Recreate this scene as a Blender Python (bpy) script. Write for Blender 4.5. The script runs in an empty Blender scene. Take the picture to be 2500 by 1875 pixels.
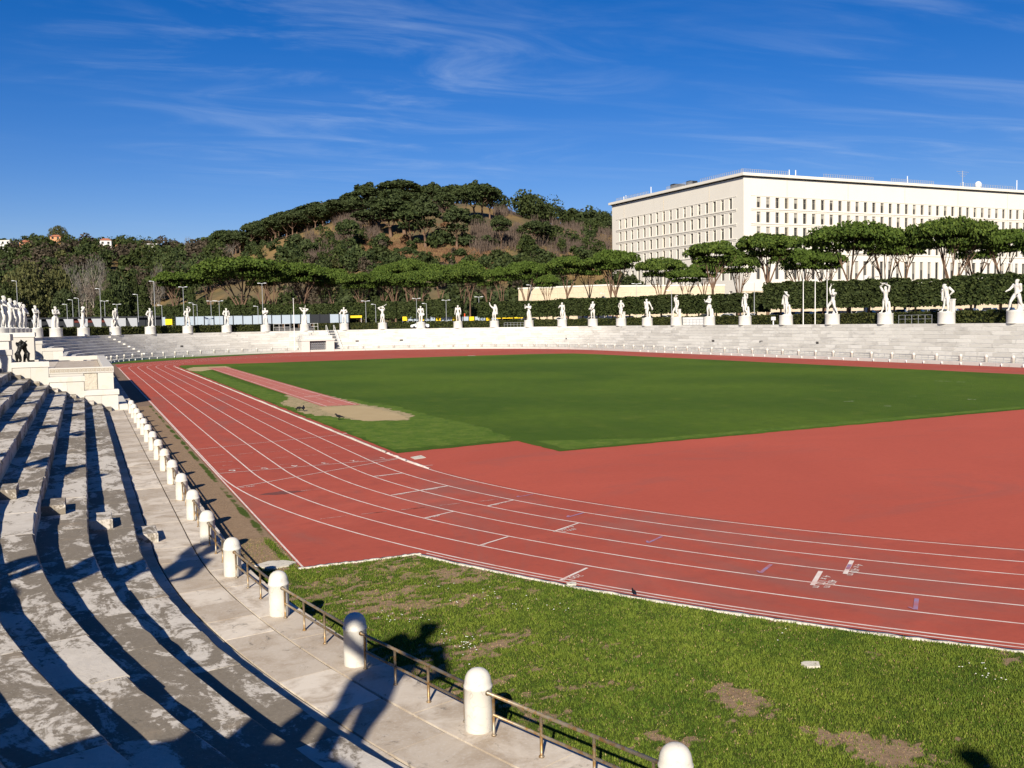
import bpy, bmesh, math, random
import numpy as np
from mathutils import Vector, Matrix, noise as mnoise

rng = np.random.default_rng(7)
random.seed(7)
SC = bpy.context.scene
COL = SC.collection

# ------------------------------------------------------------------ camera, sky, sun, exposure
F_PX, PITCH, ROLL, YAW = 2322.3, 0.0654, -0.0175, 0.4224
CAM = np.array([-4.5185, -37.6147, 5.6441])
FW = np.array([math.sin(YAW)*math.cos(PITCH), math.cos(YAW)*math.cos(PITCH), -math.sin(PITCH)])
_rt = np.array([math.cos(YAW), -math.sin(YAW), 0.0]); _up = np.cross(_rt, FW)
RT = math.cos(ROLL)*_rt + math.sin(ROLL)*_up
UP = -math.sin(ROLL)*_rt + math.cos(ROLL)*_up
cd = bpy.data.cameras.new("camera"); cam = bpy.data.objects.new("camera", cd); COL.objects.link(cam)
cam.matrix_world = Matrix(((RT[0], UP[0], -FW[0], CAM[0]), (RT[1], UP[1], -FW[1], CAM[1]),
                           (RT[2], UP[2], -FW[2], CAM[2]), (0, 0, 0, 1)))
cd.sensor_width = 36.0; cd.lens = F_PX/2500*36.0; cd.clip_start = 0.1; cd.clip_end = 20000
SC.camera = cam

SUN_AZ, SUN_EL = math.radians(-148.0), math.radians(29.0)   # azimuth measured from +Y towards +X
SUN_DIR = Vector((math.sin(SUN_AZ)*math.cos(SUN_EL), math.cos(SUN_AZ)*math.cos(SUN_EL), math.sin(SUN_EL)))
sl = bpy.data.lights.new("sun", 'SUN'); sun = bpy.data.objects.new("sun", sl); COL.objects.link(sun)
sl.energy = 5.0; sl.angle = math.radians(0.53); sl.color = (1.0, 0.92, 0.79)
sun.rotation_euler = (-SUN_DIR).to_track_quat('-Z', 'Y').to_euler()
sun.location = (-60, -90, 80)

world = bpy.data.worlds.new("World"); SC.world = world; world.use_nodes = True
wn = world.node_tree.nodes; wl = world.node_tree.links
for n in list(wn): wn.remove(n)
w_out = wn.new('ShaderNodeOutputWorld'); w_bg = wn.new('ShaderNodeBackground'); w_bg.inputs[1].default_value = 0.058
sky = wn.new('ShaderNodeTexSky'); sky.sky_type = 'NISHITA'; sky.sun_disc = False
sky.sun_elevation = SUN_EL; sky.sun_rotation = SUN_AZ % (2*math.pi)
sky.altitude = 0; sky.air_density = 1.0; sky.dust_density = 0.1; sky.ozone_density = 1.6
def wnode(t, **k):
    n = wn.new(t)
    for a, b in k.items(): setattr(n, a, b)
    return n
# thin cirrus: the view direction is carried to a flat layer high above and streaked with stretched noise
tc = wnode('ShaderNodeTexCoord'); sep = wnode('ShaderNodeSeparateXYZ'); wl.new(tc.outputs['Generated'], sep.inputs[0])
zc = wnode('ShaderNodeMath', operation='MAXIMUM'); zc.inputs[1].default_value = 0.03; wl.new(sep.outputs['Z'], zc.inputs[0])
dx = wnode('ShaderNodeMath', operation='DIVIDE'); wl.new(sep.outputs['X'], dx.inputs[0]); wl.new(zc.outputs[0], dx.inputs[1])
dy = wnode('ShaderNodeMath', operation='DIVIDE'); wl.new(sep.outputs['Y'], dy.inputs[0]); wl.new(zc.outputs[0], dy.inputs[1])
cmb = wnode('ShaderNodeCombineXYZ'); wl.new(dx.outputs[0], cmb.inputs[0]); wl.new(dy.outputs[0], cmb.inputs[1])
def cirrus(rot, scl, nscale, detail, rough, lo, hi, dist, loc=(0, 0, 0)):
    mp = wnode('ShaderNodeMapping'); mp.inputs['Rotation'].default_value = (0, 0, math.radians(rot)); mp.inputs['Scale'].default_value = scl
    mp.inputs['Location'].default_value = loc
    wl.new(cmb.outputs[0], mp.inputs[0])
    nz = wnode('ShaderNodeTexNoise'); nz.inputs['Scale'].default_value = nscale; nz.inputs['Detail'].default_value = detail
    nz.inputs['Roughness'].default_value = rough; nz.inputs['Distortion'].default_value = dist; wl.new(mp.outputs[0], nz.inputs['Vector'])
    mr = wnode('ShaderNodeMapRange', interpolation_type='SMOOTHSTEP'); mr.inputs[1].default_value = lo; mr.inputs[2].default_value = hi
    wl.new(nz.outputs['Fac'], mr.inputs[0]); return mr.outputs[0]
def blobmask(cx_, cy_, r0, r1, amt):
    d_ = wnode('ShaderNodeVectorMath', operation='DISTANCE'); d_.inputs[1].default_value = (cx_, cy_, 0); wl.new(cmb.outputs[0], d_.inputs[0])
    mr = wnode('ShaderNodeMapRange', interpolation_type='SMOOTHSTEP'); mr.inputs[1].default_value = r1; mr.inputs[2].default_value = r0; mr.inputs[3].default_value = 0.0; mr.inputs[4].default_value = amt
    wl.new(d_.outputs['Value'], mr.inputs[0]); return mr.outputs[0]
def wmath(op, a_, b_):
    n_ = wnode('ShaderNodeMath', operation=op)
    for i_, v_ in enumerate((a_, b_)):
        if isinstance(v_, (int, float)): n_.inputs[i_].default_value = v_
        else: wl.new(v_, n_.inputs[i_])
    return n_.outputs[0]
sa = cirrus(22, (0.8, 1.25, 1), 1.2, 7, 0.60, 0.42, 0.86, 1.3, (0.7, 2.1, 0)); sb = cirrus(-12, (0.45, 2.0, 1), 1.1, 7, 0.6, 0.42, 0.85, 0.8, (3.3, 0.4, 0))
ma = wmath('ADD', blobmask(1.0, 3.7, 0.2, 1.7, 1.0), blobmask(1.6, 5.6, 0.2, 1.9, 0.7)); mb_ = wmath('ADD', blobmask(4.6, 3.9, 0.3, 3.2, 0.8), blobmask(2.6, 2.2, 0.1, 1.2, 0.5))
lowf = cirrus(10, (1, 1, 1), 0.42, 3, 0.5, 0.42, 0.70, 0.3, (2.9, 1.0, 0))
mu_out = wmath('MINIMUM', wmath('ADD', wmath('MULTIPLY', sa, ma), wmath('MULTIPLY', sb, wmath('MAXIMUM', mb_, wmath('MULTIPLY', lowf, 0.35)))), 1.0)
mu2 = wnode('ShaderNodeMath', operation='MULTIPLY'); mu2.inputs[1].default_value = 0.44; wl.new(mu_out, mu2.inputs[0])
mixc = wnode('ShaderNodeMix', data_type='RGBA'); mixc.inputs[7].default_value = (5.5, 6.8, 9.0, 1)
gam = wnode('ShaderNodeHueSaturation'); gam.inputs['Saturation'].default_value = 1.58; wl.new(sky.outputs[0], gam.inputs['Color'])
grade = wnode('ShaderNodeMix', data_type='RGBA', blend_type='MULTIPLY'); grade.inputs[0].default_value = 1.0; grade.inputs[7].default_value = (0.60, 0.63, 0.97, 1)
wl.new(gam.outputs[0], grade.inputs[6])
wl.new(mu2.outputs[0], mixc.inputs[0]); wl.new(grade.outputs[2], mixc.inputs[6])
wl.new(mixc.outputs[2], w_bg.inputs[0]); wl.new(w_bg.outputs[0], w_out.inputs[0])

SC.view_settings.view_transform = 'Standard'; SC.view_settings.look = 'None'
SC.view_settings.exposure = 0.70; SC.view_settings.gamma = 1.0; SC.view_settings.use_curve_mapping = False
SC.cycles.use_denoising = True; SC.cycles.max_bounces = 6; SC.cycles.diffuse_bounces = 3
SC.cycles.glossy_bounces = 2; SC.cycles.transparent_max_bounces = 4; SC.cycles.sample_clamp_indirect = 6
SC.render.use_persistent_data = False

# ------------------------------------------------------------------ helpers
def tag(o, label=None, cat=None, group=None, kind=None):
    if label: o["label"] = label
    if cat: o["category"] = cat
    if group: o["group"] = group
    if kind: o["kind"] = kind
    return o
def link(o, parent=None):
    COL.objects.link(o)
    if parent is not None: o.parent = parent
    return o
def empty(name, loc=(0, 0, 0), rz=0.0):
    o = bpy.data.objects.new(name, None); o.location = loc; o.rotation_euler = (0, 0, rz); o.empty_display_size = 0.2
    return link(o)
def np_mesh(name, V, F, mats=(), smooth=False, midx=None, attrs=None):
    """V (n,3); F (m,k) array of one polygon size, or list of such arrays"""
    me = bpy.data.meshes.new(name)
    V = np.asarray(V, dtype=np.float32)
    Fs = F if isinstance(F, list) else [F]
    Fs = [np.asarray(f, dtype=np.int32) for f in Fs if len(f)]
    me.vertices.add(len(V)); me.vertices.foreach_set('co', V.ravel())
    nl = sum(f.size for f in Fs); npoly = sum(len(f) for f in Fs)
    me.loops.add(nl); me.loops.foreach_set('vertex_index', np.concatenate([f.ravel() for f in Fs]))
    tot = np.concatenate([np.full(len(f), f.shape[1], np.int32) for f in Fs])
    st_ = np.concatenate([[0], np.cumsum(tot)[:-1]]).astype(np.int32)
    me.polygons.add(npoly); me.polygons.foreach_set('loop_start', st_)
    try: me.polygons.foreach_set('loop_total', tot)
    except Exception: pass
    if midx is not None: me.polygons.foreach_set('material_index', np.asarray(midx, np.int32))
    if smooth: me.polygons.foreach_set('use_smooth', np.ones(npoly, bool))
    for m in mats: me.materials.append(m)
    if attrs:
        for an, arr in attrs.items():
            a = me.attributes.new(an, 'FLOAT', 'POINT'); a.data.foreach_set('value', np.asarray(arr, np.float32))
    me.update(calc_edges=True); me.validate()
    return me
def mobj(name, me, parent=None, loc=None, rz=None):
    o = bpy.data.objects.new(name, me)
    if loc is not None: o.location = loc
    if rz is not None: o.rotation_euler = (0, 0, rz)
    return link(o, parent)
def copy_tree(o, parent=None):
    c = o.copy(); COL.objects.link(c); c.parent = parent
    for ch in o.children:
        copy_tree(ch, c)
    return c
class MB:
    """collects polygons of any size"""
    def __init__(s): s.v = []; s.f = []; s.m = []
    def add(s, V, F, mi=0):
        b = len(s.v); s.v.extend([tuple(map(float, p)) for p in V]); s.f.extend([tuple(int(i)+b for i in f) for f in F]); s.m.extend([mi]*len(F)); return s
    def box(s, x0, x1, y0, y1, z0, z1, mi=0, bev=0.0):
        if bev <= 0:
            V = [(x0, y0, z0), (x1, y0, z0), (x1, y1, z0), (x0, y1, z0), (x0, y0, z1), (x1, y0, z1), (x1, y1, z1), (x0, y1, z1)]
            F = [(3, 2, 1, 0), (4, 5, 6, 7), (0, 1, 5, 4), (1, 2, 6, 5), (2, 3, 7, 6), (3, 0, 4, 7)]
        else:   # top edges chamfered
            b = bev
            V = [(x0, y0, z0), (x1, y0, z0), (x1, y1, z0), (x0, y1, z0), (x0, y0, z1-b), (x1, y0, z1-b), (x1, y1, z1-b), (x0, y1, z1-b),
                 (x0+b, y0+b, z1), (x1-b, y0+b, z1), (x1-b, y1-b, z1), (x0+b, y1-b, z1)]
            F = [(3, 2, 1, 0), (8, 9, 10, 11)] + [(i, (i+1) % 4, 4+(i+1) % 4, 4+i) for i in range(4)] + [(4+i, 4+(i+1) % 4, 8+(i+1) % 4, 8+i) for i in range(4)]
        return s.add(V, F, mi)
    def tube(s, P, R, n=8, mi=0, caps=True):
        P = np.asarray(P, float); k = len(P); R = np.broadcast_to(np.asarray(R, float), (k,))
        T = np.gradient(P, axis=0); T /= np.linalg.norm(T, axis=1)[:, None]+1e-12
        ref = np.array([0, 0, 1.0]) if abs(T[0][2]) < 0.9 else np.array([1.0, 0, 0])
        V = []
        for i in range(k):
            u = np.cross(T[i], ref); u /= np.linalg.norm(u)+1e-12; w = np.cross(T[i], u); ref = np.cross(u, T[i]) if False else ref
            for j in range(n):
                a = 2*math.pi*j/n; V.append(P[i]+R[i]*(math.cos(a)*u+math.sin(a)*w))
        F = [(i*n+j, i*n+(j+1) % n, (i+1)*n+(j+1) % n, (i+1)*n+j) for i in range(k-1) for j in range(n)]
        if caps: F += [tuple(range(n)), tuple(reversed(range((k-1)*n, k*n)))]
        return s.add(V, F, mi)
    def lathe(s, prof, n=20, c=(0, 0), mi=0, cap0=True, cap1=True):
        V = []
        for r, z in prof:
            for j in range(n):
                a = 2*math.pi*j/n; V.append((c[0]+r*math.cos(a), c[1]+r*math.sin(a), z))
        F = [(i*n+j, i*n+(j+1) % n, (i+1)*n+(j+1) % n, (i+1)*n+j) for i in range(len(prof)-1) for j in range(n)]
        if cap0: F.append(tuple(reversed(range(n))))
        if cap1: F.append(tuple(range((len(prof)-1)*n, len(prof)*n)))
        return s.add(V, F, mi)
    def mesh(s, name, mats, smooth=False):
        me = bpy.data.meshes.new(name); me.from_pydata(s.v, [], s.f)
        for m in mats: me.materials.append(m)
        if len(mats) > 1: me.polygons.foreach_set('material_index', s.m)
        if smooth: me.polygons.foreach_set('use_smooth', [True]*len(s.f))
        me.update(); return me
    def obj(s, name, mats, parent=None, smooth=False, loc=None, rz=None):
        if not isinstance(mats, (list, tuple)): mats = [mats]
        return mobj(name, s.mesh(name, mats, smooth), parent, loc, rz)
def smooth_by_angle(me, ang=40):
    bm = bmesh.new(); bm.from_mesh(me); c = math.radians(ang)
    for f in bm.faces: f.smooth = True
    for e in bm.edges:
        if len(e.link_faces) == 2 and e.calc_face_angle(0) > c: e.smooth = False
    bm.to_mesh(me); bm.free()

HZ = lambda x: CAM  # placeholder
def ray(px, py): return FW + ((px-1250)/F_PX)*RT + ((937.5-py)/F_PX)*UP
def at_depth(px, py, d): return CAM + ray(px, py)*d
def at_z(px, py, z):
    r = ray(px, py); return CAM + r*((z-CAM[2])/r[2])

# ------------------------------------------------------------------ materials
MATS = {}
class NT:
    def __init__(s, name):
        s.m = bpy.data.materials.new(name); s.m.use_nodes = True; s.t = s.m.node_tree; s.n = s.t.nodes; s.l = s.t.links
        s.b = s.n['Principled BSDF']; s.b.inputs['Roughness'].default_value = 0.8
        try: s.b.inputs['Specular IOR Level'].default_value = 0.12
        except Exception: pass
        MATS[name] = s.m
        s._pos = None
    def node(s, t, **k):
        n = s.n.new(t)
        for a, b in k.items(): setattr(n, a, b)
        return n
    def pos(s):
        if s._pos is None: s._pos = s.node('ShaderNodeNewGeometry').outputs['Position']
        return s._pos
    def obj_pos(s): return s.node('ShaderNodeTexCoord').outputs['Object']
    def noise(s, scale, detail=4, rough=0.55, dist=0.0, vec=None, stretch=None, rot=0.0):
        v = vec or s.pos()
        if stretch:
            mp = s.node('ShaderNodeMapping'); mp.inputs['Scale'].default_value = stretch; mp.inputs['Rotation'].default_value = (0, 0, rot); s.l.new(v, mp.inputs[0]); v = mp.outputs[0]
        n = s.node('ShaderNodeTexNoise'); n.inputs['Scale'].default_value = scale; n.inputs['Detail'].default_value = detail
        n.inputs['Roughness'].default_value = rough; n.inputs['Distortion'].default_value = dist; s.l.new(v, n.inputs['Vector']); return n.outputs['Fac']
    def ramp(s, fac, lo, hi, a=0.0, b=1.0, smooth=True):
        r = s.node('ShaderNodeMapRange', interpolation_type='SMOOTHSTEP' if smooth else 'LINEAR')
        r.inputs[1].default_value = lo; r.inputs[2].default_value = hi; r.inputs[3].default_value = a; r.inputs[4].default_value = b
        s.l.new(fac, r.inputs[0]); return r.outputs[0]
    def mix(s, fac, a, b):
        n = s.node('ShaderNodeMix', data_type='RGBA')
        for sock, v in ((n.inputs[0], fac), (n.inputs[6], a), (n.inputs[7], b)):
            if isinstance(v, (int, float)): sock.default_value = v
            elif isinstance(v, (tuple, list)): sock.default_value = (*v, 1) if len(v) == 3 else v
            else: s.l.new(v, sock)
        return n.outputs[2]
    def math(s, op, a, b=0.0):
        n = s.node('ShaderNodeMath', operation=op)
        for i, v in enumerate((a, b)):
            if isinstance(v, (int, float)): n.inputs[i].default_value = v
            else: s.l.new(v, n.inputs[i])
        return n.outputs[0]
    def rand(s):
        a = s.node('ShaderNodeObjectInfo').outputs['Random']; b = s.node('ShaderNodeNewGeometry').outputs['Random Per Island']
        return s.math('FRACT', s.math('ADD', a, b))
    def attr(s, name): return s.node('ShaderNodeAttribute', attribute_name=name).outputs['Fac']
    def bump(s, h, strength=0.3, dist=0.02):
        b = s.node('ShaderNodeBump'); b.inputs['Strength'].default_value = strength; b.inputs['Distance'].default_value = dist
        s.l.new(h, b.inputs['Height']); s.l.new(b.outputs[0], s.b.inputs['Normal'])
    def out(s, col, rough=None, metal=None):
        if isinstance(col, (tuple, list)): s.b.inputs['Base Color'].default_value = (*col, 1)
        else: s.l.new(col, s.b.inputs['Base Color'])
        if rough is not None: s.b.inputs['Roughness'].default_value = rough
        if metal is not None: s.b.inputs['Metallic'].default_value = metal
        return s.m
def plain(name, col, rough=0.7, metal=0.0, var=0.12, scale=3.0):
    t = NT(name); n = t.noise(scale, 4)
    c0 = tuple(max(0, c*(1-var)) for c in col); c1 = tuple(min(1, c*(1+var)) for c in col)
    return t.out(t.mix(n, c0, c1), rough, metal)

def make_materials():
    # weathered marble of the seating close by: grey crust with pale worn patches and black lichen
    t = NT('weathered_marble')
    oi = t.node('ShaderNodeObjectInfo').outputs['Random']; sh = t.node('ShaderNodeVectorMath', operation='ADD'); t.l.new(t.obj_pos(), sh.inputs[0])
    cv = t.node('ShaderNodeCombineXYZ'); t.l.new(t.math('MULTIPLY', oi, 37.0), cv.inputs[0]); t.l.new(t.math('MULTIPLY', oi, 91.0), cv.inputs[1]); t.l.new(cv.outputs[0], sh.inputs[1]); ov = sh.outputs[0]
    big = t.noise(0.55, 5, 0.6, 0.4); mid = t.noise(2.3, 8, 0.72, 0.7, vec=ov, stretch=(1, 0.42, 1)); fine = t.noise(18, 5, 0.7); r = t.rand()
    mid = t.math('ADD', t.math('MULTIPLY', mid, .72), t.math('MULTIPLY', t.noise(11, 6, 0.75, 0.5), .28))
    patch = t.ramp(t.math('ADD', mid, t.math('MULTIPLY', t.math('SUBTRACT', r, 0.5), 0.13)), 0.472, 0.54)
    grey = t.mix(fine, (0.125, 0.105, 0.080), (0.26, 0.222, 0.172))
    pale = t.mix(t.noise(6, 4), (0.45, 0.405, 0.345), (0.66, 0.61, 0.535))
    c = t.mix(t.math('MULTIPLY', patch, .88), grey, pale)
    tint = t.ramp(t.noise(1.1, 4, 0.6), 0.55, 0.72)
    c = t.mix(t.math('MULTIPLY', tint, 0.45), c, (0.30, 0.235, 0.165))
    lich = t.ramp(t.noise(4.5, 7, 0.75, 0.8), 0.60, 0.68)
    lm = t.math('MULTIPLY', lich, t.ramp(big, 0.46, 0.60))
    c = t.mix(t.math('MULTIPLY', lm, 0.85), c, (0.045, 0.043, 0.04))
    spots = t.ramp(t.noise(30, 3, 0.6), 0.66, 0.72)
    c = t.mix(t.math('MULTIPLY', spots, 0.5), c, (0.55, 0.53, 0.49))
    t.bump(t.math('ADD', fine, mid), 0.35, 0.02); t.out(c, 0.85)
    # paving of the walkway: smoother, greyish beige
    t = NT('paving_marble')
    r = t.rand(); mid = t.noise(1.6, 6, 0.65, 0.5); fine = t.noise(22, 4, 0.7)
    base = t.mix(r, (0.42, 0.355, 0.28), (0.62, 0.55, 0.455))
    c = t.mix(t.ramp(mid, 0.40, 0.68), base, (0.36, 0.29, 0.215))
    dirt = t.ramp(t.noise(3.1, 7, 0.75, 0.7), 0.57, 0.68)
    c = t.mix(t.math('MULTIPLY', dirt, 0.75), c, (0.12, 0.105, 0.085))
    c = t.mix(t.math('MULTIPLY', t.ramp(fine, 0.5, 0.7), 0.25), c, (0.62, 0.60, 0.56))
    t.bump(fine, 0.2, 0.01); t.out(c, 0.8)
    # cleaner marble of the far stands
    t = NT('pale_marble')
    r = t.rand(); mid = t.noise(0.5, 6, 0.68, 0.8, stretch=(1, 1, 2.5)); streak = t.noise(1.4, 6, 0.7, 0.3, stretch=(1, 1, 0.25))
    c = t.mix(r, (0.46, 0.435, 0.39), (0.60, 0.575, 0.525))
    c = t.mix(t.math('MULTIPLY', t.ramp(mid, 0.5, 0.72), 0.75), c, (0.36, 0.34, 0.31))
    c = t.mix(t.math('MULTIPLY', t.ramp(streak, 0.60, 0.72), 0.55), c, (0.20, 0.19, 0.175))
    t.bump(t.noise(9, 4), 0.2, 0.02); t.out(c, 0.75)
    # clean cut marble of podium walls
    t = NT('podium_marble')
    r = t.rand(); v = t.noise(1.3, 7, 0.7, 1.4)
    c = t.mix(r, (0.46, 0.435, 0.385), (0.58, 0.55, 0.49))
    c = t.mix(t.math('MULTIPLY', t.ramp(v, 0.52, 0.60), 0.4), c, (0.52, 0.46, 0.36))
    c = t.mix(t.math('MULTIPLY', t.ramp(t.noise(5, 6, 0.7), 0.6, 0.72), 0.35), c, (0.33, 0.31, 0.28))
    t.bump(t.noise(14, 4), 0.15, 0.01); t.out(c, 0.7)
    t = NT('rough_stone'); v = t.noise(2.2, 8, 0.75, 1.6)
    t.bump(v, 0.9, 0.12); t.out(t.mix(v, (0.42, 0.37, 0.28), (0.64, 0.59, 0.49)), 0.85)
    # statues
    t = NT('statue_marble'); v = t.noise(1.6, 6, 0.65); d = t.noise(3.5, 6, 0.7, 0.4, stretch=(1, 1, 0.4))
    c = t.mix(v, (0.50, 0.48, 0.435), (0.60, 0.58, 0.53))
    c = t.mix(t.math('MULTIPLY', t.ramp(d, 0.56, 0.72), 0.4), c, (0.30, 0.28, 0.245))
    t.bump(t.noise(5, 4), 0.25, 0.05); t.out(c, 0.6)
    t = NT('bollard_marble'); v = t.noise(3.0, 6, 0.6); d = t.noise(7, 7, 0.72, 0.6); r = t.rand()
    c = t.mix(v, (0.50, 0.465, 0.395), (0.62, 0.595, 0.54))
    c = t.mix(t.math('MULTIPLY', t.ramp(d, 0.58, 0.72), 0.45), c, (0.27, 0.23, 0.17))
    vein = t.ramp(t.math('ABSOLUTE', t.math('SUBTRACT', t.noise(1.7, 3, 0.5, 1.2), 0.5)), 0.0, 0.012, 1.0, 0.0)
    c = t.mix(t.math('MULTIPLY', vein, 0.5), c, (0.36, 0.33, 0.29))
    c = t.mix(t.math('MULTIPLY', t.ramp(t.noise(2.3, 2), 0.62, 0.75), 0.35), c, (0.62, 0.46, 0.28))
    t.bump(t.noise(25, 4), 0.2, 0.01); t.out(c, 0.65)
    t = NT('bronze_rail'); v = t.noise(9, 5, 0.65, vec=t.pos())
    c = t.mix(t.ramp(v, 0.4, 0.65), (0.30, 0.255, 0.19), (0.27, 0.155, 0.055)); t.out(c, 0.45, 0.55)
    t = NT('grey_steel'); t.out(t.mix(t.noise(6, 4), (0.28, 0.29, 0.30), (0.42, 0.43, 0.44)), 0.45, 0.5)
    t = NT('dark_bronze'); t.out(t.mix(t.noise(4, 5), (0.012, 0.012, 0.013), (0.035, 0.034, 0.03)), 0.42, 0.5)
    plain('white_paint', (0.74, 0.73, 0.70), 0.5, var=0.08)
    # running track
    t = NT('track_red')
    big = t.noise(0.13, 5, 0.6, 0.8); str_ = t.noise(0.5, 5, 0.6, 0.3, stretch=(0.35, 1.6, 1), rot=0.6); fine = t.noise(60, 3, 0.6); mid = t.noise(1.3, 6, 0.65, 0.4)
    c = t.mix(big, (0.295, 0.062, 0.041), (0.415, 0.088, 0.054))
    c = t.mix(t.math('MULTIPLY', t.ramp(str_, 0.42, 0.7), 0.35), c, (0.47, 0.100, 0.062))
    c = t.mix(t.math('MULTIPLY', t.ramp(mid, 0.48, 0.75), 0.40), c, (0.21, 0.055, 0.042))
    c = t.mix(t.math('MULTIPLY', t.ramp(fine, 0.45, 0.75), 0.22), c, (0.20, 0.05, 0.04))
    sp = t.ramp(t.noise(3.7, 2, 0.5), 0.735, 0.75)
    c = t.mix(t.math('MULTIPLY', sp, 0.5), c, (0.20, 0.06, 0.05))
    g2 = t.ramp(t.noise(6, 8, 0.8), 0.42, 0.66); c = t.mix(t.math('MULTIPLY', g2, 0.22), c, (0.22, 0.05, 0.038))
    wear = t.ramp(t.noise(0.22, 7, 0.7, 1.0, stretch=(1, .45, 1), rot=.5), 0.48, 0.70); c = t.mix(t.math('MULTIPLY', wear, 0.62), c, (0.24, 0.095, 0.075)); c = t.mix(t.math('MULTIPLY', t.ramp(t.noise(0.09, 6, 0.7, 1.2), .52, .68), .35), c, (0.50, 0.115, 0.075))
    t.l.new(c, t.b.inputs['Base Color']); t.bump(fine, 0.35, 0.004); t.b.inputs['Roughness'].default_value = 0.9
    t = NT('apron_red'); bg_ = t.noise(0.11, 6, 0.65, 1.0, stretch=(.6, 1, 1)); c = t.mix(bg_, (0.325, 0.066, 0.042), (0.47, 0.098, 0.060)); fn = t.noise(60, 3, .6)
    c = t.mix(t.math('MULTIPLY', t.ramp(t.noise(0.25, 7, .72, 1.0, stretch=(.5, 1.2, 1), rot=.35), .52, .72), .5), c, (0.27, 0.085, 0.066)); c = t.mix(t.math('MULTIPLY', t.ramp(t.noise(5, 8, .8), .42, .66), .25), c, (0.27, 0.055, 0.036)); t.bump(fn, .35, .004); t.out(c, .9)
    t = NT('track_red_worn'); c = t.mix(t.noise(0.25, 4, stretch=(1, 1, 1)), (0.36, 0.09, 0.07), (0.48, 0.17, 0.13))
    c = t.mix(t.math('MULTIPLY', t.ramp(t.noise(1.2, 6, 0.7), 0.45, 0.7), 0.5), c, (0.46, 0.29, 0.20)); t.out(c, 0.9)
    t = NT('track_stain'); t.out(t.mix(t.noise(2.2, 6, 0.7), (0.10, 0.045, 0.04), (0.22, 0.07, 0.055)), 0.9)
    t = NT('line_paint'); v = t.noise(2.0, 6, 0.7); c = t.mix(t.ramp(v, 0.35, 0.75), (0.70, 0.63, 0.56), (0.58, 0.36, 0.30)); t.out(c, 0.7)
    t = NT('faded_paint'); v = t.noise(3.0, 6, 0.7); c = t.mix(t.ramp(v, 0.40, 0.62), (0.60, 0.45, 0.39), (0.45, 0.12, 0.09)); t.out(c, 0.8)
    t = NT('faded_line'); v = t.noise(3.0, 6, 0.7); t.out(t.mix(t.ramp(v, .4, .6), (0.45, 0.47, 0.36), (0.10, 0.15, 0.03)), .9)
    t = NT('blue_paint'); v = t.noise(3.0, 6, 0.7); c = t.mix(t.ramp(v, 0.3, 0.75), (0.25, 0.20, 0.33), (0.38, 0.12, 0.12)); t.out(c, 0.8)
    t = NT('kerb_concrete'); v = t.noise(4, 6, 0.7); c = t.mix(v, (0.42, 0.37, 0.29), (0.66, 0.62, 0.53))
    c = t.mix(t.ramp(t.noise(9, 5, 0.7), 0.58, 0.66), c, (0.11, 0.10, 0.07)); t.bump(v, 0.5, 0.02); t.out(c, 0.85)
    # grass
    t = NT('pitch_grass')
    a = t.noise(0.055, 4, 0.5, 0.5); b = t.noise(0.6, 5, 0.6, stretch=(1, 0.25, 1)); f = t.noise(9, 6, 0.75); f2 = t.noise(45, 4, 0.7)
    c = t.mix(t.ramp(a, .3, .7), (0.054, 0.104, 0.007), (0.098, 0.158, 0.011))
    c = t.mix(t.math('MULTIPLY', t.ramp(b, 0.4, 0.75), 0.35), c, (0.105, 0.140, 0.016))
    c = t.mix(t.math('MULTIPLY', t.ramp(f, 0.38, 0.70), 0.45), c, (0.030, 0.066, 0.006))
    c = t.mix(t.math('MULTIPLY', t.ramp(f2, 0.5, 0.75), 0.35), c, (0.115, 0.170, 0.020))
    md = t.noise(1.3, 8, 0.8, 0.4, stretch=(1, .6, 1)); c = t.mix(t.math('MULTIPLY', t.ramp(md, 0.40, 0.66), 0.5), c, (0.040, 0.080, 0.006)); c = t.mix(t.math('MULTIPLY', t.ramp(t.noise(0.35, 7, .75), 0.54, 0.70), 0.45), c, (0.125, 0.155, 0.018))
    t.bump(t.math('ADD', f, f2), 0.8, 0.05); t.out(c, 0.9)
    t = NT('worn_grass'); f = t.noise(7, 7, 0.78); m = t.noise(1.1, 6, 0.7, .5)
    c = t.mix(t.ramp(m, .35, .65), (0.060, 0.120, 0.008), (0.120, 0.175, 0.020)); c = t.mix(t.math('MULTIPLY', t.ramp(f, 0.42, 0.68), 0.55), c, (0.045, 0.075, 0.008)); c = t.mix(t.math('MULTIPLY', t.ramp(t.noise(3.2, 7, .8), 0.56, 0.66), 0.6), c, (0.26, 0.21, 0.09)); t.bump(f, .8, .05); t.out(c, .9)
    plain('joint_dirt', (0.05, 0.042, 0.032), 0.95, var=.4)
    t = NT('verge_soil')     # attr 'g': how much grass grows on this spot
    g = t.attr('g'); f = t.noise(14, 6, 0.75); m = t.noise(2.5, 5, 0.65)
    soil = t.mix(m, (0.165, 0.105, 0.062), (0.30, 0.205, 0.125)); soil = t.mix(t.math('MULTIPLY', t.ramp(f, 0.42, 0.72), 0.5), soil, (0.38, 0.285, 0.175))
    gr = t.mix(m, (0.040, 0.066, 0.007), (0.080, 0.105, 0.014)); gr = t.mix(t.math('MULTIPLY', t.ramp(f, 0.4, 0.72), 0.6), gr, (0.02, 0.036, 0.005))
    t.bump(f, 0.7, 0.04); t.out(t.mix(t.ramp(t.math('ADD', g, t.math('MULTIPLY', t.math('ADD', t.math('SUBTRACT', f, 0.5), t.math('SUBTRACT', t.noise(5, 6, 0.75), 0.5)), 0.9)), 0.30, 0.62), soil, gr), 0.95)
    t = NT('grass_blade'); g = t.attr('tint'); c = t.mix(g, (0.028, 0.068, 0.006), (0.165, 0.200, 0.026)); t.out(c, 0.75)
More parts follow.
